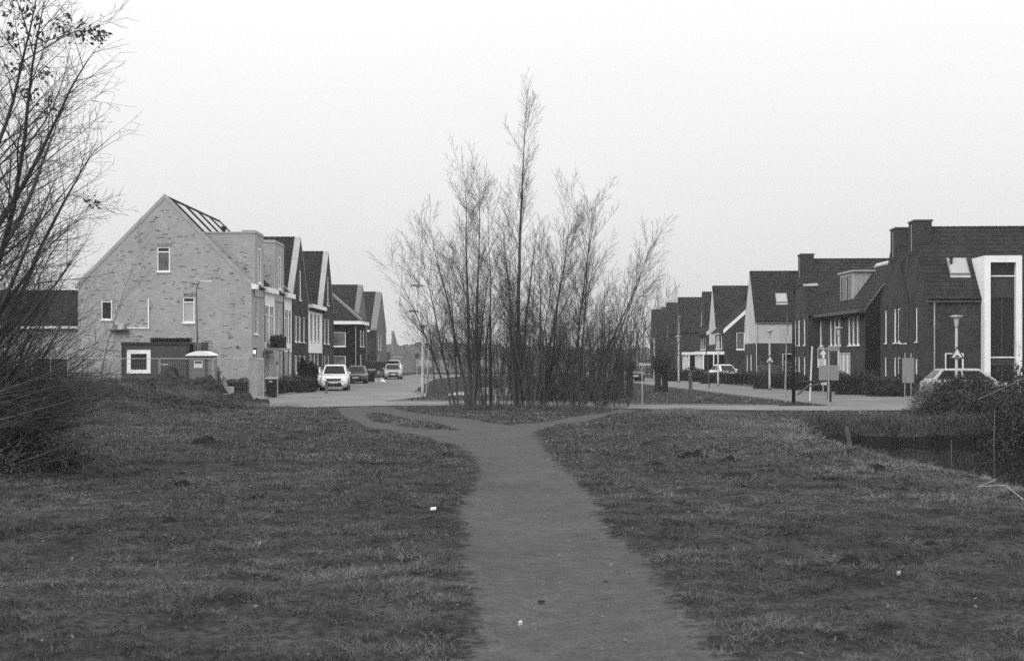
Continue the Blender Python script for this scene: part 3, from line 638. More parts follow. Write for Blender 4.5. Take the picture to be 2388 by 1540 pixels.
# dormer house, eaves to the street
Cx, Cy = 23.1, 111.0
C = House('brick_house', 'dark brick house with grey zinc dormer and long row of slim windows', Cx, Cy, -PI/2-RA*.4, 16.6, 8.2, 5.35, 8.6, M_dark, tile=M_tilel, rp=2.45, back_eave=6.4)
for i, a in enumerate((1.5, 2.7, 3.9, 7.0, 8.2, 9.4, 12.2, 13.3, 14.4)): C.win('F', a, a+.75, 3.0, 5.0, M_glass, fw=.10)
C.win('F', 1.5, 4.6, .1, 2.3, M_blind, sill=False, name='door'); C.win('F', 9.5, 12.8, .1, 2.5, M_blind, mull=2); C.win('F', 6.2, 7.0, .3, 2.3, M_curt)
for w_ in 'FLB': C.wall(w_)
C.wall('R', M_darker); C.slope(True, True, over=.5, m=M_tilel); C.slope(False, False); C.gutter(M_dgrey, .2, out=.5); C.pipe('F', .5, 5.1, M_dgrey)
C.verge('R', .25, M_grey, .12)
k = (C.rd-C.e)/C.rp; dz = 8.15; yb = (dz-C.e)/k
d_ = MB().hexa([(7.8, .55, 5.5), (11.6, .55, 5.5), (11.6, 5, 5.5), (7.8, 5, 5.5), (7.8, .55, dz), (11.6, .55, dz), (11.6, 5, dz), (7.8, 5, dz)]).build('dormer', M_zinc, C.r)
for i in range(10): MB().box(11.6, 11.63, .8+i*.4, .84+i*.4, 5.6, dz-.02).build('standing_seam', M_zinc, d_)
MB().box(7.6, 11.8, .4, 5.1, dz+.003, dz+.12).build('dormer_roof', M_zinc, d_)
for a in (8.2, 9.8):
    f = MB(); a1 = a+1.1
    for b in ((a, a+.08, 6.15, 7.95), (a1-.08, a1, 6.15, 7.95), (a+.08, a1-.08, 6.15, 6.23), (a+.08, a1-.08, 7.87, 7.95)): f.box(b[0], b[1], .49, .548, b[2], b[3])
    f.build('dormer_window', M_grey, d_); MB().poly([(a+.08, .53, 6.23), (a1-.08, .53, 6.23), (a1-.08, .53, 7.87), (a+.08, .53, 7.87)]).build('pane', M_glass, d_)
L_ = math.hypot(C.rp, C.rd-C.e); MB().hexa([(10.5, yb+.1, C.e+(yb+.1)*k+.14), (16.5, yb+.1, C.e+(yb+.1)*k+.14), (16.5, C.rp, C.rd+.14), (10.5, C.rp, C.rd+.14), (10.5, yb+.1, C.e+(yb+.1)*k+.2), (16.5, yb+.1, C.e+(yb+.1)*k+.2), (16.5, C.rp, C.rd+.2), (10.5, C.rp, C.rd+.2)]).build('metal_roof_sheet', M_zincl, C.r)
D = chimney_house('brick_house', 'dark brick house with chimney standing behind the zinc dormer house', fx(1893, 107.5)-.3, 107.5, 15, 8.2, 5.3, 9.72, tile=M_tilel, lw=[(1.5, 2.2, 3.1, 5.1), (4.3, 5.1, 3.1, 5.1), (6.4, 7.1, 3.1, 5.1), (1.5, 2.2, .2, 2.2), (4.3, 5, .2, 2.2), (6.3, 7., .2, 2.2)])
E = chimney_house('brick_house', 'house with white upper storey over dark brick and one roof window', fx(1760, 121), 121, 8, 8, 5.25, 9.55, chim=False, upper=M_render,
    lw=[(2.6, 3.5, .5, 2.4), (5.6, 6.4, .2, 2.3), (5.2, 5.9, 3.6, 5.1)], fw=[(2.3, 3.9, .5, 2.5, M_glass)])
E.pipe('F', .12, 5.1, M_render); rooflight(E, 1805, 1832, 687, 709, 122.6); E.gutter(M_mid, .1, out=.12)
def low_house(label, X, Y, depth_y, wd_, eave, ridge, porch=True):
    h = House('brick_house', label, X, Y+depth_y, -PI/2, depth_y, wd_, eave, ridge, M_dark)
    n = int(depth_y/1.7)
    for i in range(n):
        h.win('F', .5+i*1.7, 1.2+i*1.7, 3.0, 4.3, M_curt); h.win('F', .5+i*1.7, 1.5+i*1.7, .3, 2.3, M_curt)
    h.win('R', 1.2, 2.0, 2.9, 4.6, M_curt); h.win('R', 3.2, 3.9, 2.9, 4.6, M_curt)
    for w_ in 'FLRB': h.wall(w_)
    h.slope(True, True, over=.5, pitch=.45); h.slope(False, False); h.verge('R', .2, M_white, .12, drop=.28)
    if porch:      # white flat-roofed glazed porches in front
        for a in (depth_y-2.9, depth_y-6.1):
            p = MB().box(a, a+2.95, -2.2, -.003, 2.42, 2.72)
            for q in ((a+.05, -2.1), (a+1.0, -2.1), (a+2.0, -2.1), (a+2.85, -2.1), (a+2.85, -1.1), (a+.05, -1.1)): p.box(q[0], q[0]+.1, q[1], q[1]+.1, 0, 2.42)
            p.box(a+.06, a+2.9, -2.07, -2.03, .0, .7); p.box(a+2.87, a+2.9, -2, -.1, 0, .7)
            po = p.build('porch', M_white, h.r); MB().box(a+.12, a+2.86, -2.0, -.05, .05, 2.4).build('pane', M_glass, po)
    return h
low_house('low-eaved house with white diagonal verge and white glazed porches left of the white-storey house', fx(1671, 143)+.3, 140, 6.2, 8, 4.85, 8.4)
Gh = chimney_house('brick_house', 'house with white side wall behind the low house with porches', fx(1668, 150.5), 150.5, 12, 8, 5.4, 9.72, chim=False, upper=M_render, split=3.5, lw=[(2, 2.8, .3, 2.3), (5, 5.8, .3, 2.3)])
low_house('far low-eaved house with short white diagonal verge and one white porch', fx(1634, 165)+.2, 161, 6.2, 7, 4.95, 8.2)
chimney_house('brick_house', 'stepped far house with plain dark roof, third from the end of the right row', fx(1633, 170), 166, 9, 9, 5.3, 9.8, chim=False, lw=[(2, 2.8, 3, 5), (5, 5.8, 6, 7.6)])
Ih = chimney_house('brick_house', 'wide dark far house with slim white windows in its side wall', fx(1583, 183), 182, 12, 9, 5.3, 9.8, chim=False, lw=[(1, 1.9, 5.3, 7.6), (3, 4, 5.0, 7.6), (2, 2.8, 2.6, 4.4), (5, 5.8, .3, 2.3)], upper=None)
chimney_house('brick_house', 'narrow dark far house second from the end of the right row', fx(1556, 200), 199, 9, 9, 5.3, 9.75, chim=False, lw=[(2, 3, 5, 7), (5, 6, 2.6, 4.6)])
Kh = chimney_house('brick_house', 'last house at the far end of the right row with stub chimney on its ridge', fx(1520, 230), 229, 12, 9, 5.3, 9.75, chim=False, lw=[(3, 4, 2.6, 4.6)])
MB().box(1.6, 3.2, Kh.rp-.5, Kh.rp+.5, 9.2, 10.3).build('chimney', M_dark, Kh.r)
# ------------------------------------------------------------------ cars
def car(name, label, X, Y, rz, paint, L=4.6, Wd=1.85, Ht=1.65, suv=True, group=None, plate=True):
    r = empty(name, (X, Y, 0), rz, label, 'car', group)      # local: front towards -y
    hw = Wd/2; gc = .22 if suv else .17; belt = Ht*.62; hood = belt-.04
    st = [(-L/2, gc+.18, belt*.62, .80), (-L/2+.10, gc+.02, belt*.80, .92), (-L/2+.35, gc, hood-.10, .98), (-L/2+1.25, gc, hood+.02, 1.), (-L/2+1.9, gc, belt+.03, 1.), (L/2-1.2, gc, belt+.07, 1.), (L/2-.25, gc, belt+.05, .98), (L/2-.05, gc+.08, belt-.02, .93), (L/2, gc+.2, belt*.7, .85)]
    mb = MB(); K = 12
    def ring(y, z0, z1, s):
        w = hw*s; return [(-w*.82, y, z0), (w*.82, y, z0), (w*.96, y, z0+.12), (w, y, z0+(z1-z0)*.45), (w*.985, y, z0+(z1-z0)*.72), (w*.93, y, z1-.03), (w*.78, y, z1), (-w*.78, y, z1), (-w*.93, y, z1-.03), (-w*.985, y, z0+(z1-z0)*.72), (-w, y, z0+(z1-z0)*.45), (-w*.96, y, z0+.12)]
    for s_ in st: mb.v += ring(*s_)
    for i in range(len(st)-1):
        for j in range(K): a = i*K+j; b = i*K+(j+1) % K; mb.f.append((a, a+K, b+K, b)[::-1])
    mb.f.append(tuple(range(K))); mb.f.append(tuple((len(st)-1)*K+j for j in range(K))[::-1])
    body = mb.build('body', paint, r, smooth=True, bevel=.015)
    # cabin
    y0, y1, y2, y3 = -L/2+1.15, -L/2+1.95, L/2-(.75 if suv else 1.05), L/2-(.18 if suv else .5)
    bw_, tw = hw*.92, hw*.70; rt = Ht
    cab = [(-bw_, y0, belt-.02), (bw_, y0, belt-.02), (bw_, y3, belt+.03), (-bw_, y3, belt+.03), (-tw, y1, rt-.05), (tw, y1, rt-.05), (tw, y2, rt-.03), (-tw, y2, rt-.03)]
    MB().hexa(cab).build('cabin', paint, r, bevel=.05)
    MB().hexa([(-tw-.01, y1-.02, rt-.06), (tw+.01, y1-.02, rt-.06), (tw+.01, y2+.03, rt-.05), (-tw-.01, y2+.03, rt-.05), (-tw+.12, y1+.15, rt), (tw-.12, y1+.15, rt), (tw-.12, y2-.1, rt), (-tw+.12, y2-.1, rt)]).build('roof', paint, r, bevel=.02)
    C_ = [Vector(p) for p in cab]
    def panel(i, j, k, l_, u0, u1, v0, v1, nm, off):
        q = []; nrm = (C_[j]-C_[i]).cross(C_[l_]-C_[i]).normalized()
        for u, v in ((u0, v0), (u1, v0), (u1, v1), (u0, v1)):
            b = C_[i].lerp(C_[j], u); t = C_[l_].lerp(C_[k], u); q.append(b.lerp(t, v)+nrm*off)
        return MB().poly(q).build(nm, M_carg, r)
    panel(0, 1, 5, 4, .07, .93, .1, .93, 'windscreen', .012); panel(2, 3, 7, 6, .1, .9, .15, .88, 'rear_window', .012)
    for i, j, k_, l_ in ((1, 2, 6, 5), (3, 0, 4, 7)):
        panel(i, j, k_, l_, .06, .46, .1, .88, 'side_window', .012); panel(i, j, k_, l_, .50, .9, .1, .88, 'side_window', .012)
    R_ = .35 if suv else .31
    for sx_ in (-1, 1):
        for yy in (-L/2+.88, L/2-.85):
            ty = MB(); cx = sx_*(hw-.13)
            ty.tube([(cx-.11, yy, R_), (cx-.09, yy, R_), (cx+.09, yy, R_), (cx+.13*1, yy, R_)], [R_*.93, R_, R_, R_*.93], 20); t_ = ty.build('wheel', M_rubber, r)
            ox = sx_*(hw-.13)+sx_*.135; MB().tube([(ox-sx_*.02, yy, R_), (ox, yy, R_)], [R_*.66, R_*.62], 10).build('rim', M_chrome, t_)
            MB().tube([(sx_*(hw-.35), yy, R_+.02), (sx_*(hw+.004), yy, R_+.02)], R_+.07, 18).build('wheel_arch', M_black, r)
        if plate:
            f = -L/2
            MB().hexa([(sx_*hw*.45, f+.02, belt*.70), (sx_*hw*.90, f+.22, belt*.72), (sx_*hw*.90, f+.35, belt*.72), (sx_*hw*.45, f+.2, belt*.70), (sx_*hw*.50, f+.05, belt*.80), (sx_*hw*.93, f+.25, belt*.86), (sx_*hw*.93, f+.4, belt*.86), (sx_*hw*.50, f+.25, belt*.80)] if sx_ > 0 else
                [(sx_*hw*.90, f+.22, belt*.72), (sx_*hw*.45, f+.02, belt*.70), (sx_*hw*.45, f+.2, belt*.70), (sx_*hw*.90, f+.35, belt*.72), (sx_*hw*.93, f+.25, belt*.86), (sx_*hw*.50, f+.05, belt*.80), (sx_*hw*.50, f+.25, belt*.80), (sx_*hw*.93, f+.4, belt*.86)]).build('headlight', M_lens, r)
            MB().box(sx_*hw*.62-.09, sx_*hw*.62+.09, f+.02, f+.09, gc+.2, gc+.3).build('fog_light', M_black, r)
        MB().box(sx_*(hw+.02)-.1, sx_*(hw+.02)+.1, y0+.32, y0+.42, belt+.03, belt+.17).build('wing_mirror', paint, r, bevel=.03)
        MB().box(sx_*hw*.86-.09, sx_*hw*.86+.09, L/2-.12, L/2-.03, belt*.72, belt*.95).build('tail_light', M_grey, r)
    f = -L/2
    MB().hexa([(-hw*.46, f-.012, belt*.60), (hw*.46, f-.012, belt*.60), (hw*.46, f+.1, belt*.60), (-hw*.46, f+.1, belt*.60), (-hw*.55, f+.05, belt*.76), (hw*.55, f+.05, belt*.76), (hw*.55, f+.2, belt*.76), (-hw*.55, f+.2, belt*.76)]).build('grille', M_black, r)
    MB().hexa([(-hw*.62, f-.02, gc+.06), (hw*.62, f-.02, gc+.06), (hw*.62, f+.15, gc+.06), (-hw*.62, f+.15, gc+.06), (-hw*.5, f-.022, gc+.32), (hw*.5, f-.022, gc+.32), (hw*.5, f+.12, gc+.32), (-hw*.5, f+.12, gc+.32)]).build('lower_intake', M_black, r)
    MB().box(-.26, .26, f-.045, f-.028, gc+.26, gc+.38).build('number_plate', M_signw, r)
    if suv: MB().box(-hw*.6, hw*.6, f-.03, f-.024, gc+.0, gc+.05).build('skid_plate', M_galv, r)
    return r
car('parked_car', 'white compact SUV parked facing us at the left street mouth', fx(771, 92.5), 92.5+2.3, .08, M_carw, L=4.6, Wd=1.86, Ht=1.69)
car('parked_car', 'dark hatchback parked right behind the white SUV', fx(826, 117), 119, .06, M_card, L=4.3, Wd=1.78, Ht=1.46, suv=False)
car('parked_car', 'silver estate car parked near the far end of the left street', fx(911, 139), 141, .12, M_carm, L=4.4, Wd=1.80, Ht=1.5, suv=False)
car('parked_car', 'white car half hidden by the dark front hedge of the white-fronted house', -14.5, 102.5, .05, M_carw, L=4.1, Wd=1.75, Ht=1.5, suv=False)
car('parked_car', 'white car parked in front of the white porches on the right street', fx(1698, 127), 129, .25, M_carw, L=4.2, Wd=1.75, Ht=1.5, suv=False)
car('parked_car', 'dark car parked beyond the pollard willows, white windscreen glare', fx(1476, 128), 130, .1, M_card, L=4.3, Wd=1.8, Ht=1.5, suv=False)
car('parked_car', 'light grey car whose roof shows above the bushes below the white bay', fx(2275, 72), 73, PI/2, M_carm, L=4.7, Wd=1.85, Ht=1.62)
# ------------------------------------------------------------------ street lamps
def post_lamp(label, X, Y, Hh=4.0):
    r = empty('street_lamp', (X, Y, tz(X, Y)), 0, label, 'street lamp', 'flat-headed post lamps along the streets')
    MB().lathe([(.075, -.2), (.07, .6), (.055, Hh-.6), (.05, Hh-.55)], k=12).build('pole', M_pale, r, smooth=True)
    MB().lathe([(.05, Hh-.55), (.07, Hh-.45), (.13, Hh-.12), (.14, Hh-.1), (.14, Hh-.06)], k=16).build('lamp_glass', M_pale, r, smooth=True)
    MB().lathe([(.26, Hh-.06), (.27, Hh-.03), (.26, Hh+.01), (.08, Hh+.03)], k=20).build('lamp_hood', M_galv, r)
    MB().lathe([(.1, -.05), (.1, .12)], k=12).build('base_collar', M_dgrey, r)
    return r
def PX(u, Y): return fx(u, Y)
post_lamp('pale post lamp at the mouth of the left street beside the tall arm lamps', PX(985, 75), 75, 3.9)
LP = {'a': (PX(1525, 138), 138), 'b': (PX(1582, 122), 122), 'c': (PX(1674, 108), 108), 'd': (PX(1794, 94.6), 94.6), 'e': (PX(1955, 85), 85), 'f': (PX(2229.5, 64), 64)}
post_lamp('farthest pale post lamp on the right street behind the pollard willows', *LP['a']); post_lamp('pale post lamp in front of the dark far houses, right of the pollards', *LP['b'])
post_lamp('pale post lamp in front of the white glazed porches', *LP['c']); post_lamp('pale post lamp with triangle sign before the white-storey house', *LP['d'])
post_lamp('pale post lamp between the zinc dormer house and the arrow sign', *LP['e']); post_lamp('pale post lamp with triangle sign nearest the white framed bay', *LP['f'], Hh=4.1)
def arm_lamp(label, X, Y, Hh, arm, m, lean=0., rad=.06, side=-1, drop=0., headm=None):
    r = empty('street_lamp', (X, Y, tz(X, Y)), 0, label, 'street lamp'); tx = lean*Hh
    p = [(0, 0, -.3), (tx*.5, 0, Hh*.5), (tx, 0, Hh-.45)]
    MB().tube(p, [rad, rad*.85, rad*.6], 10).build('pole', m, r, smooth=True)
    A_ = [(tx, 0, Hh-.45), (tx+side*.06, 0, Hh-.2), (tx+side*.2, 0, Hh-.05), (tx+side*(arm*.5), 0, Hh+drop*.4), (tx+side*arm, 0, Hh+drop)]
    MB().tube(A_, rad*.55, 8).build('arm', m, r, smooth=True)
    hx = tx+side*arm; MB().hexa([(hx, -.09, Hh+drop-.06), (hx+side*.75, -.12, Hh+drop-.04), (hx+side*.75, .12, Hh+drop-.04), (hx, .09, Hh+drop-.06), (hx, -.06, Hh+drop+.04), (hx+side*.7, -.07, Hh+drop+.09), (hx+side*.7, .07, Hh+drop+.09), (hx, .06, Hh+drop+.04)]).build('lamp_head', headm or M_grey, r, bevel=.02)
    return r
arm_lamp('tall leaning pale lamp with long arm left of the leafless grove', PX(993, 80.5), 80.5, 6.15, .5, M_pale, lean=.065, drop=.12)
arm_lamp('slim arm lamp standing upright beside the tall leaning lamp', PX(987, 104), 104, 5.55, .35, M_pale, rad=.08, headm=M_dgrey)
arm_lamp('thin crook-topped lamp post in front of the pale brick gable', PX(462, 82), 82, 6.55, .18, M_dgrey, lean=-.015, rad=.05, side=1, headm=M_galv)
arm_lamp('thick dark lamp post with arm to the right in front of the chimney house', PX(1850, 69.5), 69.5, 5.75, .45, mat('tarred_pole', .02, .8), rad=.095, side=1, headm=M_galv)
# ------------------------------------------------------------------ signs
def rsign(name, label, X, Y, z0, z1, w, m, posts=((0, .028),), ptop=None, face=-1, cat='sign', rz=0, pm=None):
    r = empty(name, (X, Y, tz(X, Y)), rz, label, cat); zz = r.location.z
    for dx, rr in posts: MB().tube([(dx, .03, -.3), (dx, .03, (ptop or z1)-zz)], rr, 8).build('post', pm or M_galv, r)
    if z1 > z0: MB().box(-w/2, w/2, -.012, 0, z0-zz, z1-zz).build('sign_plate', m, r, bevel=.004)
    return r, zz
def Zv(v, Y): return fz(v, Y)
s, zz = rsign('traffic_sign', 'square road sign with white upward arrow above a white text panel', PX(1919, 77), 77, Zv(856, 77), Zv(811.5, 77), .62, M_signw, ptop=Zv(805, 77))
z = lambda v: Zv(v, 77)-zz
MB().box(-.29, .29, -.018, -.013, z(836), z(813)).build('arrow_field', M_signd, s)
a = MB(); a.poly([(-.2, -.022, z(826)), (.2, -.022, z(826)), (0, -.022, z(814.5))]).poly([(-.07, -.022, z(835)), (.07, -.022, z(835)), (.07, -.022, z(826.1)), (-.07, -.022, z(826.1))]); a.build('arrow', M_signw, s)
tx = MB()
for i in range(3):
    x = -.25
    while x < .0:
        w_ = random.uniform(.03, .07); tx.box(x, x+w_, -.017, -.013, z(840+i*4.5), z(838.2+i*4.5)); x += w_+.02
tx.build('lettering', M_dgrey, s)
MB().box(-.12, .35, .01, .03, z(897), z(857)).build('lower_sign_plate', M_render, s)
s, zz = rsign('traffic_sign', 'wide sign seen from behind with small street-name plate above it', PX(1932, 57), 57, Zv(886, 57), Zv(851, 57), .80, M_signb, posts=((.0, .03),), ptop=Zv(805, 57)); z = lambda v: Zv(v, 57)-zz
MB().box(-.03, .42, -.02, -.013, z(818), z(806.5)).build('street_name_plate', M_signb, s); MB().tube([(0, -.03, z(960)), (0, -.03, z(850))], .022, 8).build('front_post', M_galv, s)
s, zz = rsign('traffic_sign', 'tall grey sign back on twin posts beside the verge', PX(2117, 60.6), 60.6, Zv(892, 60.6), Zv(834, 60.6), .50, M_signb, posts=((-.13, .022), (.13, .022)), ptop=Zv(822, 60.6))
def tri(label, key, zc, sz):
    X, Y = LP[key]; r = empty('warning_sign', (X, Y-.075, zc), 0, label, 'warning sign', 'triangular speed hump signs on the lamps')
    T = lambda s, y: [(-s*.5, y, -s*.29), (s*.5, y, -s*.29), (0, y, s*.577)]
    b = MB(); f = T(sz, -.02); g = T(sz, 0); b.v = f+g; b.f = [(0, 1, 2), (5, 4, 3), (0, 3, 4, 1), (1, 4, 5, 2), (2, 5, 3, 0)]; b.build('sign_plate', M_dgrey, r)
    MB().poly([(x, y-.005, z_) for x, y, z_ in T(sz*.7, -.02)]).build('sign_field', M_signw, r)
    n_ = 10; MB().poly([(sz*.17*math.cos(PI*i/n_), -.03, -sz*.17+sz*.12*math.sin(PI*i/n_)) for i in range(n_+1)]).build('hump_symbol', M_black, r)
tri('small triangular sign on the lamp before the white-storey house', 'd', Zv(839, 94.6), .62); tri('triangular hump sign on the lamp nearest the white framed bay', 'f', Zv(826, 64), .66)
s, zz = rsign('direction_sign', 'slim white post with small white pointer plate left of the pollards', PX(1497, 66), 66, Zv(849, 66), Zv(844, 66), .01, M_signw, ptop=Zv(845, 66), pm=M_pale); z = lambda v: Zv(v, 66)-zz
MB().hexa([(-.14, -.02, z(852.5)), (.40, -.02, z(850.5)), (.40, 0, z(850.5)), (-.14, 0, z(852.5)), (-.14, -.02, z(845)), (.40, -.02, z(847)), (.40, 0, z(847)), (-.14, 0, z(845))]).build('pointer_plate', M_signw, s)
s, zz = rsign('traffic_sign', 'slim pole with narrow sign box beside the wheelie bin on the left', PX(647, 77), 77, Zv(840, 77), Zv(826, 77), .16, M_signb, ptop=Zv(822, 77)); MB().box(-.06, .03, -.06, -.014, Zv(849, 77)-zz, Zv(843, 77)-zz).build('bracket', M_black, s)
s, zz = rsign('traffic_sign', 'small dark sign back on a thin post in the left verge', PX(972, 87), 87, Zv(834, 87), Zv(823, 87), .22, M_dgrey, ptop=Zv(823, 87))
# stakes, marker posts, saplings
def stake(name, label, cat, u0, v0, u1, v1, Y, r0, r1, m, extra=None):
    X = fx(u0, Y); g = tz(X, Y); r = MB().tube([(0, 0, -.2), (fx(u1, Y)-X, 0, fz(v1, Y)-g)], [r0, r1], 8).build(name, m); r.location = (X, Y, g); return tag(r, label, cat)
stake('wooden_stake', 'bright leaning stake right of the thick dark lamp post', 'stake', 2950/1.6087+295/3.422/1.6087, 927, 2950/1.6087+327/3.422/1.6087, 807, 72, .05, .04, M_signw)
stake('wooden_stake', 'grey upright stake just behind the bright leaning one', 'stake', 1934-3, 930, 1933-6, 812, 73, .06, .045, M_wood)
stake('wooden_post', 'stout wooden post with dark head on the grass beside the road', 'post', 1610, 909, 1609, 868, 94, .13, .12, M_wood)
stake('wooden_post', 'short wooden bollard in front of the white SUV', 'bollard', 761, 916, 761, 888, 86, .1, .09, M_wood)
stake('rusty_pole', 'slim dark pole standing between the grove stems', 'pole', 1144, 942, 1143, 737, 63.5, .06, .05, M_barkd)
mp_ = stake('marker_post', 'short white marker post with dark cap among the grove trunks', 'marker post', 1157, 943, 1157, 897, 63, .07, .07, M_signw)
MB().tube([(0, 0, .86), (0, 0, 1.0)], .08, 8).build('cap', M_black, mp_)
bq = empty('wooden_barrier', (PX(1856, 70), 70.2, 0), 0, 'low dark rail with diagonal brace by the thick lamp post', 'barrier')
MB().tube([(.1, 0, .95), (1.2, 0, 1.0), (1.9, 0, 1.12)], .07, 7).build('rail', M_barkd, bq); MB().tube([(.1, 0, .35), (.6, 0, .75), (1.2, 0, .9)], .05, 7).build('brace', M_wood, bq); MB().tube([(1.75, .1, -.1), (1.75, .1, 1.1)], .06, 7).build('post', M_barkd, bq)
# ------------------------------------------------------------------ bins
def bin_(label, X, Y, s=1., grp='wheelie bins'):
    r = empty('wheelie_bin', (X, Y, tz(X, Y)), random.uniform(-.1, .1), label, 'bin', grp)
    MB().hexa([(-.24*s, -.27*s, .05), (.24*s, -.27*s, .05), (.24*s, .27*s, .05), (-.24*s, .27*s, .05), (-.3*s, -.34*s, .98*s), (.3*s, -.34*s, .98*s), (.3*s, .34*s, .98*s), (-.3*s, .34*s, .98*s)]).build('body', M_black, r, bevel=.02)
    MB().hexa([(-.32*s, -.37*s, .985*s), (.32*s, -.37*s, .985*s), (.32*s, .37*s, .985*s), (-.32*s, .37*s, .985*s), (-.3*s, -.33*s, 1.04*s), (.3*s, -.33*s, 1.04*s), (.3*s, .33*s, 1.09*s), (-.3*s, .33*s, 1.09*s)]).build('lid', M_grey, r, bevel=.01)
    for sx_ in (-1, 1): MB().tube([(sx_*.2*s-.03, .28*s, .1*s), (sx_*.2*s+.03, .28*s, .1*s)], .1*s, 12).build('wheel', M_rubber, r)
    MB().box(-.09*s, .09*s, -.345*s, -.33*s, .84*s, .89*s).build('sticker', M_signw, r)
    return r
bin_('black wheelie bin with pale lid edge beside the mesh fence end', PX(634, 78), 78, 1.05); bin_('dark wheelie bin standing on the street behind the dark hatchback', PX(866, 125), 125, 1.05)
lt = MB()
for i in range(7):
    a = random.uniform(0, 6.28); lt.hexa([(random.uniform(-.5, .5)+dx*.25, random.uniform(-.3, .3)+dy*.2, dz_*.3) for dz_ in (0, 1) for dx, dy in ((-1, -1), (1, -1), (1, 1), (-1, 1))])
o = lt.build('rubbish_bags', M_litter, bevel=.05); o.location = (PX(881, 126), 126, 0); tag(o, 'crumpled white bags on the street beside the far wheelie bin', 'bags')
# ------------------------------------------------------------------ site hut, toilet, mesh fence
HY = 79.0
hu = empty('site_hut', (PX(283, HY), HY, 0), 0, 'dark steel site hut with white framed square window before the pale gable', 'site hut')
hx = lambda u: fx(u, HY)-hu.location.x; hz = lambda v: fz(v, HY)
wl = hx(440)
w0, w1, q0, q1 = hx(296), hx(351), hz(870), hz(815.5)
b = MB()
for bx in ((.12, w0, .15, hz(803)), (w1, wl-.12, .15, hz(803)), (w0, w1, .15, q0), (w0, w1, q1, hz(803))): b.box(bx[0], bx[1], .03, .08, bx[2], bx[3])
b.box(.12, wl-.12, .08, 2.35, .15, hz(803)-.01); b.build('hut_wall', M_hut, hu)
fr = MB()
for a in (0, wl-.14): fr.box(a, a+.14, -.01, .13, 0, hz(799)); fr.box(a, a+.14, 2.27, 2.4, 0, hz(799))
fr.box(-.03, wl+.03, -.04, 2.44, hz(803), hz(797.5)); fr.box(.14, wl-.14, -.0, .12, 0, .15); fr.build('frame', M_hutd, hu)
f = MB(); t = .21
for bx in ((w0, w0+t, q0, q1), (w1-t, w1, q0, q1), (w0+t, w1-t, q0, q0+t), (w0+t, w1-t, q1-t, q1)): f.box(bx[0], bx[1], -.02, .06, bx[2], bx[3])
f_ = f.build('window', M_white, hu); MB().poly([(w0+t, .02, q0+t), (w1-t, .02, q0+t), (w1-t, .02, q1-t), (w0+t, .02, q1-t)]).build('pane', M_glass, f_)
MB().box(hx(377), hx(392), .022, .0295, hz(850.5), hz(848)).build('door_plate', M_render, hu)
MB().box(wl+.02, wl+.5, 1.0, 2.2, .1, hz(797)).build('side_cabinet', M_toil, hu); MB().box(wl+.5, wl+.6, .95, 2.25, .0, hz(797)).build('cabinet_post', M_hutd, hu)
ts = empty('roof_tile_stack', (hu.location.x, HY, hz(797)), 0, 'row of dark roof tiles stacked on edge on the site hut', 'roof tiles')
for i in range(34):   # tiles standing on edge, each its own piece
    x = hx(345)+i*(hx(439)-hx(345))/34; h1, h2 = random.uniform(.17, .25), random.uniform(.17, .25)
    MB().hexa([(x, .5, 0), (x+.09, .5, 0), (x+.09, .85, 0), (x, .85, 0), (x+random.uniform(-.02, .02), .5, h1), (x+.085, .5, h1), (x+.085, .85, h2), (x, .85, h2)]).build('tile', M_soil if i % 3 else M_hutd, ts)
TY = 78.0
to = empty('portable_toilet', (PX(436, TY), TY, 0), 0, 'grey portable toilet with domed white roof beside the site hut', 'portable toilet')
hx = lambda u: fx(u, TY)-to.location.x; hz = lambda v: fz(v, TY); tw_ = hx(483); ths = hx(496)
MB().box(.05, tw_-.03, .03, 1.1, 0, hz(829)).build('cabin_wall', M_toil, to); MB().box(tw_-.025, ths, .1, 1.1, 0, hz(829)).build('side_wall', M_grey, to)
MB().box(.15, tw_-.12, .0, .028, .1, hz(836)).build('door', M_toil, to)
for a in (.05, tw_-.09): MB().box(a, a+.05, .012, .0285, 0, hz(830)).build('corner_post', M_dgrey, to)
rf = MB(); n_ = 14
for i in range(n_+1):
    u = i/n_; x = -.08+u*(ths+.16); zt = hz(829)+.02+.24*math.sin(PI*u)**.8
    rf.v += [(x, -.12, hz(829)-.0), (x, -.12, zt), (x, 1.2, zt), (x, 1.2, hz(829))]
for i in range(n_):
    j = i*4
    for k_ in range(4): rf.f.append((j+k_, j+4+k_, j+4+(k_+1) % 4, j+(k_+1) % 4))
rf.build('roof', M_white, to)
sp = MB().box(hx(452), hx(472), -.012, -.002, hz(857), hz(840)).build('notice', M_signw, to)
q = MB(); q.box(hx(454), hx(470.5), -.018, -.013, hz(847), hz(841.5)); q.build('lettering', M_dgrey, sp)
MB().box(hx(470), hx(474), -.04, -.003, hz(885), hz(881)).build('door_handle', M_white, to)
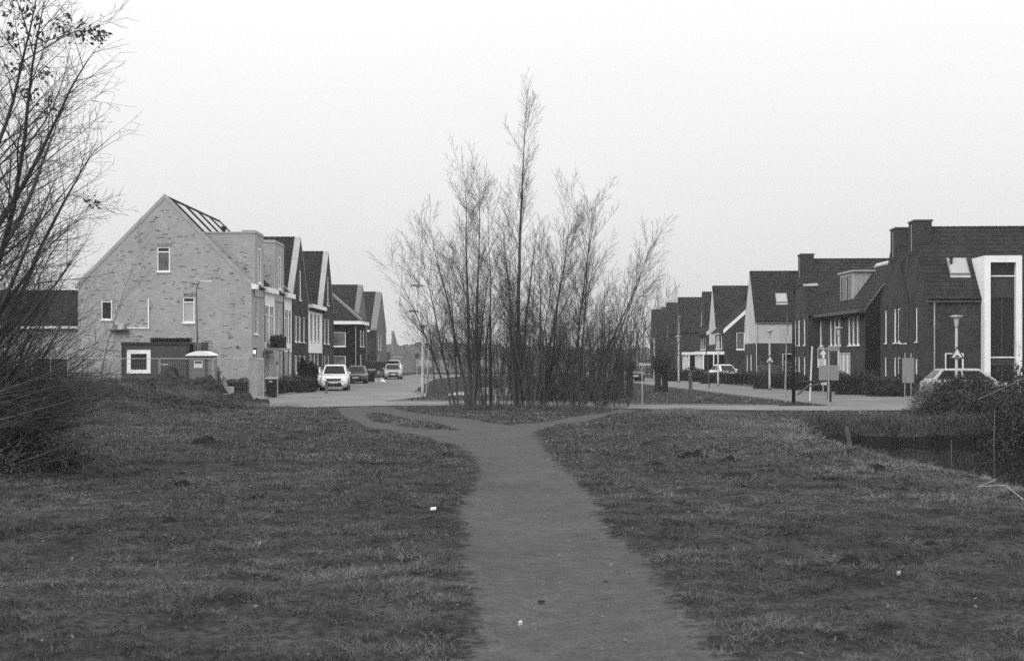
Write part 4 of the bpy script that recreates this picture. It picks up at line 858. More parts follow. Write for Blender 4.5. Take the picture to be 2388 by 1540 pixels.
def mesh_fence(label, x0, y0, x1, y1, zt=2.0, grp='temporary mesh fence panels', dense=.1, z0=.12):
    L = math.hypot(x1-x0, y1-y0); r = empty('mesh_fence_panel', (x0, y0, 0), math.atan2(y1-y0, x1-x0), label, 'fence panel', grp)
    f = MB()
    for a in (.03, L-.03): f.tube([(a, 0, 0), (a, 0, zt)], .021, 8)
    f.tube([(.03, 0, zt), (L-.03, 0, zt)], .021, 8); f.tube([(.03, 0, z0), (L-.03, 0, z0)], .021, 8); f.build('frame', M_galv, r)
    w_ = MB(); n = int((L-.06)/dense)
    for i in range(1, n): x = .03+i*(L-.06)/n; w_.bar((x, 0, z0), (x, 0, zt), .0045)
    for i in range(1, 8): w_.bar((.05, 0, z0+i*(zt-z0)/8), (L-.05, 0, z0+i*(zt-z0)/8), .0045)
    o = w_.build('wire_mesh', M_galv, r); o['kind'] = 'stuff'
    for a in (0, L): MB().box(a-.35, a+.35, -.11, .11, 0, .13).build('foot_block', M_stone2, r)
    return r
fy_ = 76.5
ux = [118, 244, 372, 497, 582]
lab = ['mesh fence panel at the left end, partly behind the bare tree', 'mesh fence panel in front of the site hut window', 'mesh fence panel in front of the site hut door side and toilet', 'mesh fence panel over the hedge between toilet and corner']
for i in range(4): mesh_fence(lab[i], fx(ux[i], fy_), fy_, fx(ux[i+1], fy_), fy_, 2.12)
mesh_fence('dense mesh panel seen edge-on at the fence corner', fx(583, fy_), fy_, fx(600, 73.6), 73.6, 2.15, dense=.04); mesh_fence('closest dense mesh panel ending by the wheelie bin', fx(596, 73.4), 73.4, fx(615, 71.8), 71.8, 2.1, dense=.04)
mesh_fence('second dense mesh panel doubled up at the fence corner', fx(585, 74.7), 75.7, fx(616, 75.2), 75.2, 2.12, dense=.035)
# left garden wall / fence piece, sacks and block
bw2 = empty('garden_fence', (PX(205, 83), 83, 0), 0, 'pale timber garden screen left of the site hut', 'fence')
for i in range(9): MB().box(.0, 2.0, 0, .03, .15+i*.21, .15+i*.21+.18).build('slat', M_woodl, bw2)
for a in (0, 1.0, 2.0): MB().box(a-.05, a+.05, .032, .12, 0, 2.15).build('post', M_wood, bw2)
blk = MB().box(-.5, .5, -.35, .35, 0, .52).build('concrete_block', M_render, bevel=.02); blk.location = (PX(522, 80), 80, 0); tag(blk, 'pale concrete block behind the mesh fence near the toilet', 'concrete block')
sk = MB().lathe([(.2, 0), (.22, .1), (.1, .35), (.03, .62)], k=8).build('traffic_cone', M_grey); sk.location = (PX(522, 80), 80, .52); tag(sk, 'small grey cone standing on the pale concrete block', 'cone')
# ------------------------------------------------------------------ foliage helpers
def leaves(pts, size, m, name, parent=None, flat=0., kind=None, sizes=None):
    pts = np.asarray(pts, float); n = len(pts); a = RNG.normal(size=(n, 3)); a /= np.linalg.norm(a, axis=1)[:, None]+1e-9
    b = RNG.normal(size=(n, 3)); b -= a*(a*b).sum(1)[:, None]; b /= np.linalg.norm(b, axis=1)[:, None]+1e-9
    s = size*RNG.uniform(.6, 1.3, n)[:, None]
    V = np.stack([pts-a*s, pts+b*s*.5, pts+a*s, pts-b*s*.5], 1).reshape(-1, 3)
    return np_mesh(name, V, np.arange(4*n).reshape(n, 4), m, parent, k=4)
def hedge(name, label, cat, P0, P1, w, hgt, n, m=None, size=.05, z=0., group=None, rough=.12, core=True, rnd=False):
    x0, y0 = P0; x1, y1 = P1; L = math.hypot(x1-x0, y1-y0); r = empty(name, (x0, y0, z), math.atan2(y1-y0, x1-x0), label, cat, group); m = m or M_leaf
    if core:
        c = MB(); nx = max(3, int(L/.5)); prof = [(-.42, 0), (-.46, .5), (-.40, .86), (-.2, .93), (.2, .93), (.40, .86), (.46, .5), (.42, 0)]
        for i in range(nx+1):
            e = .55 if i in (0, nx) and rnd else 1
            for p, q in prof: c.v.append((L*i/nx, p*w*e+random.uniform(-1, 1)*rough*.4, q*hgt*(.9 if e == 1 else .6)*(1+random.uniform(-1, 1)*rough*.5)))
        for i in range(nx):
            for j in range(7): a = i*8+j; c.f.append((a, a+8, a+9, a+1))
        c.f.append(tuple(range(8))[::-1]); c.f.append(tuple(nx*8+j for j in range(8))); c.build('inner_branches', M_barkd, r)
    t = RNG.random(n)*L; th = RNG.random(n)*PI; rr = RNG.uniform(.8, 1.08, n)
    cx = np.cos(th); sx_ = np.sin(th); q = 1/np.maximum(np.abs(cx), np.abs(sx_))**.75
    X = t; Yl = cx*q*w*.5*rr; Z = np.clip(sx_*q*hgt*rr*(1+.25*(vnoise(t, t*0, 1.7, 2)-.5)), .0, 9)
    low = RNG.random(n) < .45; Z[low] = RNG.random(low.sum())*hgt*.9; Yl[low] = np.sign(RNG.normal(size=low.sum()))*w*.5*RNG.uniform(.85, 1.08, low.sum())
    en = RNG.random(n) < min(.4, w/(L+w)); X = np.where(en, np.where(RNG.random(n) < .5, -.04, L+.04)+RNG.normal(0, .05, n), X); Yl = np.where(en, RNG.uniform(-.5, .5, n)*w, Yl); Z = np.where(en, RNG.random(n)*hgt*.95, Z)
    leaves(np.stack([X, Yl, Z], 1), size, m, 'foliage', r); return r
hedge('hedge', 'dark clipped hedge between toilet and mesh fence corner', 'hedge', (PX(500, 82), 82), (PX(577, 82), 82), .8, .95, 3500)
hedge('hedge', 'dark clipped front hedge right of the wheelie bin', 'hedge', (PX(652, 86), 86), (PX(720, 90), 90), 1., 1.0, 4500)
hedge('hedge', 'tall narrow dark hedge stub beside the toilet', 'hedge', (PX(498, 82.6), 82.9), (PX(508, 82.6), 82.9), .5, 1.5, 900)
hedge('shrub', 'rounded dark conifer left of the white SUV', 'shrub', (PX(722, 95), 95), (PX(736, 95), 95), .9, 1.7, 2500, rnd=True, size=.07, rough=.3)
hedge('shrub', 'rough grey shrub at the street edge before the white-fronted house', 'shrub', (PX(700, 99), 99), (PX(715, 99), 99), .9, 1.9, 2500, rnd=True, size=.07, rough=.3)
for i, (u0, u1, Y, hg, lb_) in enumerate([(2030, 2136, 80, 1.15, 'long dark hedge in front of the partly hidden chimney house'), (1960, 2034, 83.5, 1.25, 'dark hedge below the blank side wall of the dormer house'), (1862, 1960, 92, 1.1, 'dark hedge behind the arrow sign'), (1765, 1858, 98, 1.15, 'dark hedge below the white-storey house'), (1640, 1760, 116, 1.0, 'dark hedge in front of the white glazed porches'), (1560, 1636, 128, 1.1, 'far dark hedge beside the right road')]):
    hedge('hedge', lb_, 'hedge', (fx(u0, Y), Y+.5), (fx(u1, Y), Y-.5), 1.1, hg, 5000, size=.06, rough=.2)
hedge('hedge', 'ragged light twiggy hedge in front of the white-storey house', 'hedge', (fx(1770, 101), 101), (fx(1850, 101), 101), 1.0, 1.7, 2500, m=M_reed, size=.05, core=False)
o_ = [(fx(628+i*3.2, 88), 88.2) for i in range(8)]
pl = hedge('potted_plants', 'leafy plants standing on the porch roof of the pale brick terrace', 'plants', (X1+.6, 90.5), (X1+.6, 93), .6, .75, 800, size=.09, z=2.8, rnd=True)
MB().box(0, 2.5, -.25, .25, -.0, .22).build('planter', M_dgrey, pl)
# dark pergola box in front of the porch
# ------------------------------------------------------------------ bare trees
class Tree:
    def __init__(s, seed): s.R = random.Random(seed); s.V = []; s.Fq = []; s.Vt = []; s.Ft = []; s.tips = []
    def tube(s, pts, rad, k, fine):
        V, Fc = (s.Vt, s.Ft) if fine else (s.V, s.Fq); n0 = len(V); m = len(pts); ref = Vector((.31, .77, .2))
        for i, p in enumerate(pts):
            d = (pts[min(i+1, m-1)]-pts[max(i-1, 0)]).normalized(); e = d.cross(ref).normalized(); g = d.cross(e)
            for j in range(k): a = 2*PI*j/k; V.append(p+(e*math.cos(a)+g*math.sin(a))*rad[i])
        for i in range(m-1):
            for j in range(k): a = n0+i*k+j; b = n0+i*k+(j+1) % k; Fc.append((a, b, b+k, a+k))
    def branch(s, p, d, L, r, lev, P):
        R = s.R; n = max(3, int(L/P['seg'][lev])); st = L/n; pts = [p.copy()]; rad = [r]; rm = P.get('rmin', .0022)
        q = p.copy(); d = d.normalized(); w = P['wob'][lev]
        for i in range(n):
            d = (d+Vector((R.gauss(0, w), R.gauss(0, w), R.gauss(0, w*.6)))+Vector((0, 0, P['trop'][lev]))*(st)).normalized(); q = q+d*st; pts.append(q.copy()); rad.append(max(rm, r*(1-(i+1)/n)**(P.get('tap0', P.get('tap', .75)) if lev == 0 else P.get('tap', .75))))
        fine = lev >= P['fine']; s.tube(pts, rad, 3 if fine else (8 if lev == 0 else 5), fine)
        if lev == P['max']: s.tips.append(pts[-1]); return
        nc = int(L*P['dens'][lev]+R.random()); t0 = P['t0'][lev]
        for c in range(nc):
            t = t0+(1-t0)*((c+R.random())/max(1, nc))**P.get('tp', 1); t = min(t, .97); i = min(n-1, int(t*n)); f = t*n-i; b = pts[i].lerp(pts[i+1], f); dd = (pts[i+1]-pts[i]).normalized()
            az = R.random()*2*PI; e = dd.orthogonal().normalized(); g = dd.cross(e); side = e*math.cos(az)+g*math.sin(az); an = math.radians(P['ang'][lev]*R.uniform(.7, 1.3))
            nd = dd*math.cos(an)+side*math.sin(an); Lc = L*P['len'][lev]*R.uniform(.55, 1.1)*(1-P.get('sh', .75)*(t-t0)/(1-t0)*1.)
            if Lc < .12: continue
            s.branch(b, nd, Lc, max(rm, min(rad[i]*.62, Lc*P.get('rr', .0085))), lev+1, P)
    def build(s, name, label, cat, X, Y, group=None, mt=None, mtw=None, z=None):
        r = empty(name, (X, Y, tz(X, Y) if z is None else z), 0, label, cat, group)
        def mk(nm, V, Fc, m):
            if Fc: np_mesh(nm, np.array([tuple(v) for v in V]), np.array(Fc), m, r, smooth=True, k=4)
        mk('trunk', s.V, s.Fq, mt or M_bark); mk('crown', s.Vt, s.Ft, mtw or M_twig); return r
UP = dict(seg=[.6, .4, .28, .25], wob=[.03, .05, .07, .08], trop=[.02, .22, .24, .14], fine=2, max=3, dens=[4.2, 5., 7.], t0=[.12, .1, .08], ang=[36, 30, 30], len=[.36, .46, .5], tap=1.05, rr=.0052, rmin=.0036, sh=.5)
def grove_tree(label, u, v, vt, seed, dep=62.5, stems=None, P=UP, r0=None, name='leafless_tree'):
    X, Y = fx(u, dep), dep; g = tz(X, Y); Hh = (fz(vt, dep)-g)*.95; T = Tree(seed); R = T.R
    stems = stems or [(0, 1.)]
    for lean, fr_ in stems:
        L = Hh*fr_; d = Vector((lean, R.uniform(-.12, .12), 1)).normalized(); Q = dict(P)
        T.branch(Vector((lean*.6, R.uniform(-.15, .15), -.15)), d, (L+.15)/max(.6, d.z), (r0 or .012*L)*(.36+.38*fr_), 0, Q)
    return T.build(name, label, 'tree', X, Y, 'leafless trees of the central grove')
grove_tree('tallest leafless tree in the grove with a straight central stem', 1207, 944, 203, 11, 62.5, [(.0, 1.), (.09, .62), (-.12, .6)], r0=.17, P=dict(UP, len=[.24, .5, .5], ang=[30, 30, 32], tap=.95))
grove_tree('leafless tree with heavy forked trunk left of the tallest one', 1100, 945, 345, 12, 62, [(-.03, 1.), (.06, .95), (-.16, .78), (.15, .6)], r0=.14, P=dict(UP, len=[.3, .48, .5], ang=[32, 32, 32]))
grove_tree('outermost left leafless tree leaning outwards over the street lamps', 1072, 945, 520, 13, 62, [(-.24, 1.), (-.42, .85), (-.1, .9)], r0=.085, P=dict(UP, len=[.4, .46, .5]))
grove_tree('twin-stemmed leafless tree just right of the tallest one', 1262, 943, 430, 14, 63, [(.12, 1.), (-.04, .8), (.22, .8)], r0=.1)
grove_tree('leafless tree with broad spreading crown on the right of the grove', 1330, 943, 455, 15, 62.5, [(.04, .98), (.17, 1.), (.40, .9), (.62, .75)], r0=.10, P=dict(UP))
grove_tree('rightmost low leafless tree of the grove leaning to the right', 1392, 942, 600, 16, 63, [(.48, .85), (.3, 1.), (.1, .9), (-.1, .8)], r0=.07)
grove_tree('slim leafless tree behind the heavy forked one', 1130, 942, 430, 17, 64, [(.02, 1.), (-.12, .8)], r0=.08)
grove_tree('slender leafless tree filling the gap in the middle of the grove', 1240, 943, 520, 18, 61.5, [(-.2, .9), (.1, 1.), (.02, .9)], r0=.07)
BU = dict(seg=[.35, .25, .2], wob=[.05, .07, .08], trop=[.1, .15, .1], fine=1, max=2, dens=[2.8, 3.4], t0=[.1, .1], ang=[24, 28], len=[.45, .5], tap=1., rr=.005, rmin=.004, sh=.5)
bl = ['low thicket shrub of fine upright shoots %s' % t for t in ('left of the heavy forked trunk', 'at the foot of the heavy forked trunk', 'between the forked and the tallest tree', 'behind the tallest trunk', 'just right of the tallest trunk', 'left of the twin-stemmed tree', 'behind the twin-stemmed tree', 'between twin-stemmed and spreading tree', 'behind the spreading tree', 'right of the spreading tree trunk', 'before the low rightmost tree', 'behind the low rightmost tree', 'at the right edge of the grove', 'beyond the right edge of the grove')]
for i, (u, vt, dep) in enumerate([(1092, 830, 63), (1118, 790, 64), (1150, 720, 64.5), (1182, 690, 66), (1215, 690, 66), (1240, 670, 64.2), (1268, 680, 66), (1296, 690, 65), (1322, 700, 66.5), (1352, 720, 65), (1380, 735, 64), (1405, 760, 66), (1430, 820, 65), (1455, 860, 67)]):
    X, Y = fx(u, dep), dep-2.5; T = Tree(100+i); R = T.R; Hh = fz(vt, dep)
    for k_ in range(9):
        d = Vector((R.gauss(0, .16), R.gauss(0, .16), 1)); T.branch(Vector((R.gauss(0, .3), R.gauss(0, .3), -.1)), d, Hh*R.uniform(.5, 1.), R.uniform(.01, .024), 0, BU)
    T.build('willow_shrub', bl[i], 'shrub', X, Y, 'shrubs of fine shoots in the grove', mt=M_twig)
# woods behind
BG = dict(seg=[.8, .5, .4], wob=[.04, .07, .08], trop=[.05, .1, .1], fine=1, max=2, dens=[1.5, 2.], t0=[.15, .1], ang=[30, 30], len=[.4, .45], tap=.8, rr=.008, rmin=.012, sh=.6)
k_ = 0
for (u, vt, dep) in [(1130, 760, 150), (1175, 740, 158), (1225, 745, 160), (1275, 735, 150), (1310, 740, 162), (1350, 735, 154), (1385, 730, 160), (1420, 735, 150), (1452, 740, 165), (1480, 725, 158), (1500, 745, 150), (1162, 765, 168), (1335, 750, 140)]:
    X = fx(u, dep); T = Tree(200+k_); R = T.R; Hh = fz(vt, dep)
    for q in range(6): T.branch(Vector((R.gauss(0, .8), R.gauss(0, .8), -.1)), Vector((R.gauss(0, .16), R.gauss(0, .16), 1)), Hh*R.uniform(.6, 1.03), .12, 0, BG)
    places = ['far left behind the forked tree', 'behind the gap left of the tallest trunk', 'right behind the tallest trunk', 'behind the twin-stemmed tree', 'behind the spreading tree, left half', 'behind the spreading tree, right half', 'behind the low rightmost tree', 'above the dark parked car, left', 'above the dark parked car', 'left of the pollard willows', 'left of the last far house', 'deepest in the gap left of the tallest tree', 'lowest behind the middle of the grove']
    T.build('distant_tree', 'hazy distant leafless tree '+places[k_], 'tree', X, dep, 'distant leafless trees between the two streets', mt=M_twig); k_ += 1
# undergrowth behind the grove
u_ = []
for i in range(7000):
    x = random.uniform(0, 5.6); y = random.uniform(72, 82); u_.append((x, y, abs(random.gauss(0, .5))))
o = leaves(u_, .09, M_bram, 'undergrowth'); tag(o, 'dark tangled undergrowth behind the leafless grove', 'undergrowth', kind='stuff')
# pollard willows on the island
PO = dict(seg=[.4, .3], wob=[.04, .06], trop=[.12, .15], fine=0, max=1, dens=[1.8], t0=[.3], ang=[22], len=[.35], tap=.8, rr=.006, rmin=.006)
for i, (u, dep, lb_) in enumerate([(1533, 89, 'left one of the two thick pollard willow trunks beside the right road'), (1549, 91, 'right one of the two thick pollard willow trunks beside the right road'), (1467, 80, 'dark pollard willow stump with shoots right of the grove'), (1446, 78, 'thin pollard willow nearest the right side of the grove')]):
    X = fx(u, dep); T = Tree(300+i); R = T.R; th = 1.35
    T.tube([Vector((0, 0, -.1)), Vector((.02, 0, .5)), Vector((0, 0, th)), Vector((0, 0, th+.35)), Vector((0, 0, th+.7))], [.26, .2, .2, .42, .2], 10, False)
    for q in range(26 if i < 2 else 14): T.branch(Vector((R.gauss(0, .15), R.gauss(0, .15), th+.3)), Vector((R.gauss(0, .3), R.gauss(0, .3), 1)), R.uniform(1.5, 5.6), .025, 0, PO)
    T.build('pollard_willow', lb_, 'tree', X, dep, 'pollard willows beside the right road', mt=M_barkd)
    if i < 2: leaves([(X+R.gauss(0, .38), dep+R.gauss(0, .3), 1.75+R.gauss(0, .36)) for q in range(900)], .06, M_bram, 'ivy', None)
    if i < 2: iv = bpy.data.objects[-1] if False else COL.objects[-1]; tag(iv, 'clump of dark ivy round the head of the %s pollard willow' % ('left' if i == 0 else 'right'), 'ivy', kind='stuff')
# saplings by the right road
SA = dict(seg=[.3, .25, .2], wob=[.02, .05, .06], trop=[.02, .3, .2], fine=1, max=1, dens=[3.5], t0=[.45], ang=[24], len=[.22], tap=.6, rr=.006, rmin=.006)
for i, (u, v, vt, lb_) in enumerate([(1831, 937, 730, 'young sapling with pale stem left of the thick dark lamp post'), (1653, 905, 770, 'thin sapling before the white glazed porches'), (1012, 923, 700, 'thin young tree beside the leaning lamp on the left island')]):
    Y = EYE*F/(v-HZ); X = fx(u, Y); T = Tree(400+i); T.branch(Vector((0, 0, -.1)), Vector((.01, 0, 1)), fz(vt, Y), .05, 0, SA); T.build('young_tree', lb_, 'tree', X, Y, mt=M_woodl if i == 0 else M_bark, z=0)
# big tree at the left edge
FT = dict(seg=[.35, .25, .16, .12], wob=[.05, .09, .12, .14], trop=[.02, .05, .08, .03], fine=2, max=3, dens=[6, 6.5, 9.0], t0=[.08, .08, .05], ang=[40, 40, 40], len=[.42, .45, .5], tap=.9, tap0=.7, rr=.007, rmin=.0021, sh=.5)
T = Tree(55); R = T.R; bx_, by_ = -9.0, 21.0
def P3(u, v, Y): return Vector((fx(u, Y)-bx_, Y-by_, fz(v, Y)-tz(bx_, by_)))
for (u0, v0, u1, v1, r_) in [(-60, 1000, 125, 60, .07), (-90, 1000, 40, -60, .06), (-150, 900, -40, -100, .055), (-40, 900, 200, 330, .05), (-60, 850, 165, 420, .045), (-120, 800, 120, 220, .06), (-40, 1050, 215, 680, .035), (-80, 700, 150, 60, .05), (-60, 1050, 200, 800, .03), (-80, 900, 185, 560, .035), (-50, 950, 70, 300, .05), (-90, 900, 60, 500, .04)]:
    Yb = by_+R.uniform(-.8, .8); Ye = by_+R.uniform(-2, 2); p0 = P3(u0, v0, Yb); p1 = P3(u1, v1, Ye); d = p1-p0
    T.branch(p0, d+Vector((0, 0, -.05*d.length)), d.length, r_, 0, FT)
T.tube([Vector((-.3, 0, -.4)), P3(-70, 1050, by_), P3(-60, 950, by_)], [.3, .22, .15], 8, False)
# low arching branches
LB = dict(FT, trop=[.0, .05, .05, .03], dens=[6, 6, 7], ang=[30, 34, 36], len=[.36, .42, .45])
for i in range(170):
    v0 = R.uniform(860, 1120); u0 = R.uniform(-120, 30); v1 = v0-R.uniform(20, 330); u1 = R.uniform(40, 215) if i % 3 else R.uniform(180, 300); v1 = max(v1, 870) if i % 3 == 0 else v1
    if i < 4: u1, v1 = [(330, 1000), (310, 985), (340, 905), (250, 870)][i]; v0 = [1075, 1100, 1010, 1000][i]
    p0 = P3(u0, v0, by_+R.uniform(-1, 1)); p1 = P3(u1, v1, by_+R.uniform(-1.5, 1.5)); d = p1-p0; T.branch(p0, d+Vector((0, 0, -.06*d.length)), d.length, R.uniform(.007, .018), 0, LB)
bt = T.build('leafless_tree', 'big leafless tree at the left edge with a few dry leaves on top', 'tree', bx_, by_, mt=M_bark)
lp = []
for (u, v, n_, sp_) in [(200, 75, 60, 30), (235, 85, 40, 18), (150, 60, 50, 28), (60, 30, 60, 50), (30, 20, 40, 40), (90, 90, 40, 35), (100, 170, 40, 25), (60, 220, 40, 20), (40, 160, 30, 22), (225, 480, 12, 10), (215, 465, 10, 10), (120, 240, 20, 25), (20, 90, 30, 30)]:
    for i in range(n_): lp.append(tuple(P3(u+R.gauss(0, sp_*.6), v+R.gauss(0, sp_*.5), by_+R.uniform(-.6, .6))))
leaves(lp, .045, M_leafd, 'dry_leaves', bt)
# sparse tall shoots left of the gable roof
T = Tree(77); T.branch(Vector((0, 0, -.1)), Vector((.16, 0, 1)), 9.2, .03, 0, dict(UP, dens=[2.4, 2.4, 3])); T.build('leafless_tree', 'thin leafless tree in front of the left roof slope of the pale gable', 'tree', PX(225, 74), 74, z=0)
# dark bramble thicket under the left tree
lp = []
for i in range(48000):
    u = random.random(); x = -12.5+6*u; lp.append((x, 21+random.gauss(0, .9), .5+abs(random.gauss(0, 1.05))*(1.12-u)))
leaves(lp, .03, M_bram, 'brambles').data.name = 'brambles'; tag(COL.objects[-1], 'low dark brambles under the big tree at the left edge', 'brambles', kind='stuff')
# ------------------------------------------------------------------ right edge: bushes, bank, rail, pilings
def bush(label, cx_, cy_, rx, ry, hz_, n, m=None, size=.07, zb=None, twigs=60):
    g = (tz(cx_, cy_) if zb is None else zb)-.1; r = empty('bramble_bush', (cx_, cy_, g), 0, label, 'bush'); th = RNG.random(n)*2*PI; ph = np.arccos(RNG.random(n)*.98); rr = RNG.uniform(.55, 1.05, n)**.6
    X, Y, Z = np.cos(th)*np.sin(ph)*rr, np.sin(th)*np.sin(ph)*rr, np.cos(ph)*rr; lump = 1+.5*(vnoise(th*2, ph*3, 1.3, 3)-.5)
    leaves(np.stack([X*rx*lump, Y*ry*lump, Z*hz_*lump], 1), size, m or M_bram, 'foliage', r)
    T = Tree(int(cx_*100))
    for i in range(twigs): T.branch(Vector((T.R.gauss(0, rx*.3), T.R.gauss(0, ry*.3), 0)), Vector((T.R.gauss(0, .5), T.R.gauss(0, .4), 1)), hz_*T.R.uniform(.7, 1.35), .015, 0, dict(BU, rmin=.003))
    tag(np_mesh('stems', np.array([tuple(v) for v in T.Vt]), np.array(T.Ft), M_barkd, r, k=4), kind='stuff'); return r
bush('large dark bramble bush filling the right edge below the white bay', 16.6, 43.5, 2.6, 3.2, 2.5, 26000, size=.05)
bush('dark rounded bush between the verge and the right edge bramble', fx(2255, 57), 57, 1.8, 1.2, 1.55, 15000, size=.05)
bush('brown twiggy bush at the right end of the road', fx(2165, 59), 59, .9, .9, 1.35, 3500, m=M_reed, size=.035, twigs=90)
bush('dark bush spilling over the far bank of the ditch', fx(2265, 50), 50, 2.2, 1.8, 1.15, 9000, size=.05)
bush('dark bramble against the right frame edge behind the ditch', 20.5, 52, 3.4, 2.6, 2.35, 14000, size=.06)
o = MB().bar((fx(2283, 44), 44, fz(930, 44)), (fx(2420, 36), 36, fz(868, 36)), .05).build('sloping_rail', M_wood); tag(o, 'pale sloping rail rising through the bushes at the right edge', 'rail')
for i, (u, v, Y, lb_) in enumerate([(1990, 1046, 43.0, 'pale broken piling leaning at the head of the ditch'), (1884, 1035, 43.2, 'thin pale piling left of the broken one'), (2218, 1075, 37, 'slim stick standing in the ditch water'), (2315, 1040, 42, 'second slim stick in the ditch near the brambles')]):
    X = fx(u, Y); o = MB().tube([(0, 0, -.6), ([-.22, -.1, 0, .05][i], 0, [.52, .5, .5, 1.1][i])], [[.08, .05, .018, .02][i], [.06, .04, .014, .015][i]], 7).build('timber_piling', M_wood); o.location = (X, Y, -.42); tag(o, lb_, 'piling' if i < 2 else 'stick')
# reeds and rough bank growth as countless stems
def blades(name, X, Y, Z, hgt, wid, m, lean=.5, label=None, cat=None, tone=None):
    n = len(X); az = RNG.random(n)*2*PI; ln = RNG.normal(0, lean, (n, 2)); w = wid*RNG.uniform(.7, 1.3, n)
    B = np.stack([X, Y, Z], 1); sd_ = np.stack([np.cos(az)*w, np.sin(az)*w, 0*w], 1)
    tip = B+np.stack([ln[:, 0]*hgt, ln[:, 1]*hgt, hgt], 1)
    V = np.stack([B-sd_, B+sd_, tip], 1).reshape(-1, 3); tn = np.repeat(RNG.random(n) if tone is None else tone, 3)
    o = np_mesh(name, V, np.arange(3*n).reshape(n, 3), m, attrs={'tone': tn}); return tag(o, label, cat, kind='stuff')
def blade_mat(name, lo, hi, mid=None):
    m = bpy.data.materials.new(name); m.use_nodes = True; t = m.node_tree; n = t.nodes.new; l = t.links.new; b = t.nodes['Principled BSDF']; b.inputs['Roughness'].default_value = .7; b.inputs['Specular IOR Level'].default_value = .2
    a = n('ShaderNodeAttribute'); a.attribute_name = 'tone'; r = n('ShaderNodeMapRange'); r.inputs[3].default_value = lo; r.inputs[4].default_value = hi; l(a.outputs['Fac'], r.inputs[0])
    z = n('ShaderNodeTexNoise'); z.inputs['Scale'].default_value = .6; z.inputs['Detail'].default_value = 4; l(n('ShaderNodeTexCoord').outputs['Object'], z.inputs[0])
    r2 = n('ShaderNodeMapRange'); r2.inputs[1].default_value = .3; r2.inputs[2].default_value = .7; r2.inputs[3].default_value = .7; r2.inputs[4].default_value = 1.35; l(z.outputs[0], r2.inputs[0])
    mu = n('ShaderNodeMath'); mu.operation = 'MULTIPLY'; l(r.outputs[0], mu.inputs[0]); l(r2.outputs[0], mu.inputs[1]); l(mu.outputs[0], b.inputs['Base Color']); return m
M_blade = blade_mat('grass_blades', .014, .18); M_dryb = blade_mat('dry_grass_blades', .04, .2)
TUS = [(G(u, v), s_) for u, v, s_ in [(1620, 1068, .35), (1700, 1072, .22), (1527, 1085, .2), (1738, 1110, .3), (2045, 1098, .3), (600, 1160, .25), (690, 1022, .3), (540, 1390, .18), (430, 1135, .3), (480, 1030, .4), (310, 1310, .15), (720, 1420, .15)]]
def field(y0, y1, dens, hgt, wid, gap=0.):
    area = .40*(y1**2-y0**2); n = int(area*dens); Y = np.sqrt(RNG.uniform(y0**2, y1**2, n)); X = RNG.uniform(-.40, .40, n)*Y
    d = dirt(X, Y); e = d+.2*(vnoise(X, Y, 2.5, 3)-.5); ok = (e < .0) | (RNG.random(n) < .02*np.exp(-np.maximum(e, 0)*4))
    ok &= poly_sd(DITCH, X, Y) < 1.6
    for P in (CROSS, STREET_L, STREET_R): ok &= poly_sd(P, X, Y) < .02
    patch = .55*vnoise(X, Y, 1.1, 4)+.45*vnoise(X+7, Y*.8, 6.5, 2); ok &= RNG.random(n) < ss(.36, .58, patch)*.9+.1
    X, Y = X[ok], Y[ok]; h = hgt*RNG.uniform(.4, 1.2, len(X))*(.3+1.5*vnoise(X+50, Y, 2.2, 4)**2+1.6*vnoise(X+7, Y*.8, 6.5, 2)**3)
    for (tx_, ty_), s_ in TUS: h *= 1+1.6*np.exp(-((X-tx_)**2+((Y-ty_)*.7)**2)/(s_*s_))
    bank = ss(-2.5, 0, poly_sd(DITCH, X, Y)); h *= 1+.5*bank
    worn = 1-.5*np.exp(-np.maximum(-dirt(X, Y), 0)/.12); h *= worn
    tone = np.clip(.6*RNG.random(len(X))-.05+.8*(vnoise(X, Y+20, .6, 4)-.36)+.9*(vnoise(X+3, Y, 5.5, 3)-.5)+.25*bank, 0, 1)
    return X, Y, terr(X, Y)-.01, h, np.full(len(X), wid), tone
parts_ = [field(6.5, 11, 6500, .034, .0026), field(11, 16, 3600, .036, .0036), field(16, 22, 2000, .038, .005), field(22, 38, 520, .045, .009), field(38, 66, 130, .06, .016), field(66, 118, 12, .09, .03)]
X_, Y_, Z_, H_, W_, T_ = [np.concatenate(c) for c in zip(*parts_)]
blades('grass', X_, Y_, Z_, H_, W_, M_blade, 1.3, 'short rough winter grass on both sides of the trodden path', 'grass', T_)
def scatter(P0, n, spread, h0, h1, w, m, nm, lb_, lean=.5):
    X = []; Y = []
    for (x, y), k_ in P0: X += list(RNG.normal(x, spread, int(n*k_))); Y += list(RNG.normal(y, spread, int(n*k_)))
    X, Y = np.array(X), np.array(Y); d = dirt(X, Y) < -.1
    for P in (CROSS, STREET_L, STREET_R): d &= poly_sd(P, X, Y) < -.1
    X, Y = X[d], Y[d]; return blades(nm, X, Y, terr(X, Y)-.02, RNG.uniform(h0, h1, len(X)), np.full(len(X), w), m, lean, lb_, 'dry grass')
scatter([((x, y), 1) for x, y in [(5.2, 44), (6, 42), (6, 39), (6.8, 45), (5.8, 36), (5.9, 32), (7, 40), (5, 46)]], 1500, .7, .05, .16, .006, M_dryb, 'dry_grass', 'pale dry grass on the knoll above the ditch')
scatter([((x, y), 1) for x, y in [(9.4, 45), (11, 44.9), (13, 44.8), (15, 45), (17.5, 45), (12, 46.3), (14.5, 44.6), (10.3, 46.8), (16, 46)]], 1500, .7, .08, .3, .007, blade_mat('bank_blades', .02, .13), 'bank_grass', 'rough grass hanging over the far bank of the ditch')
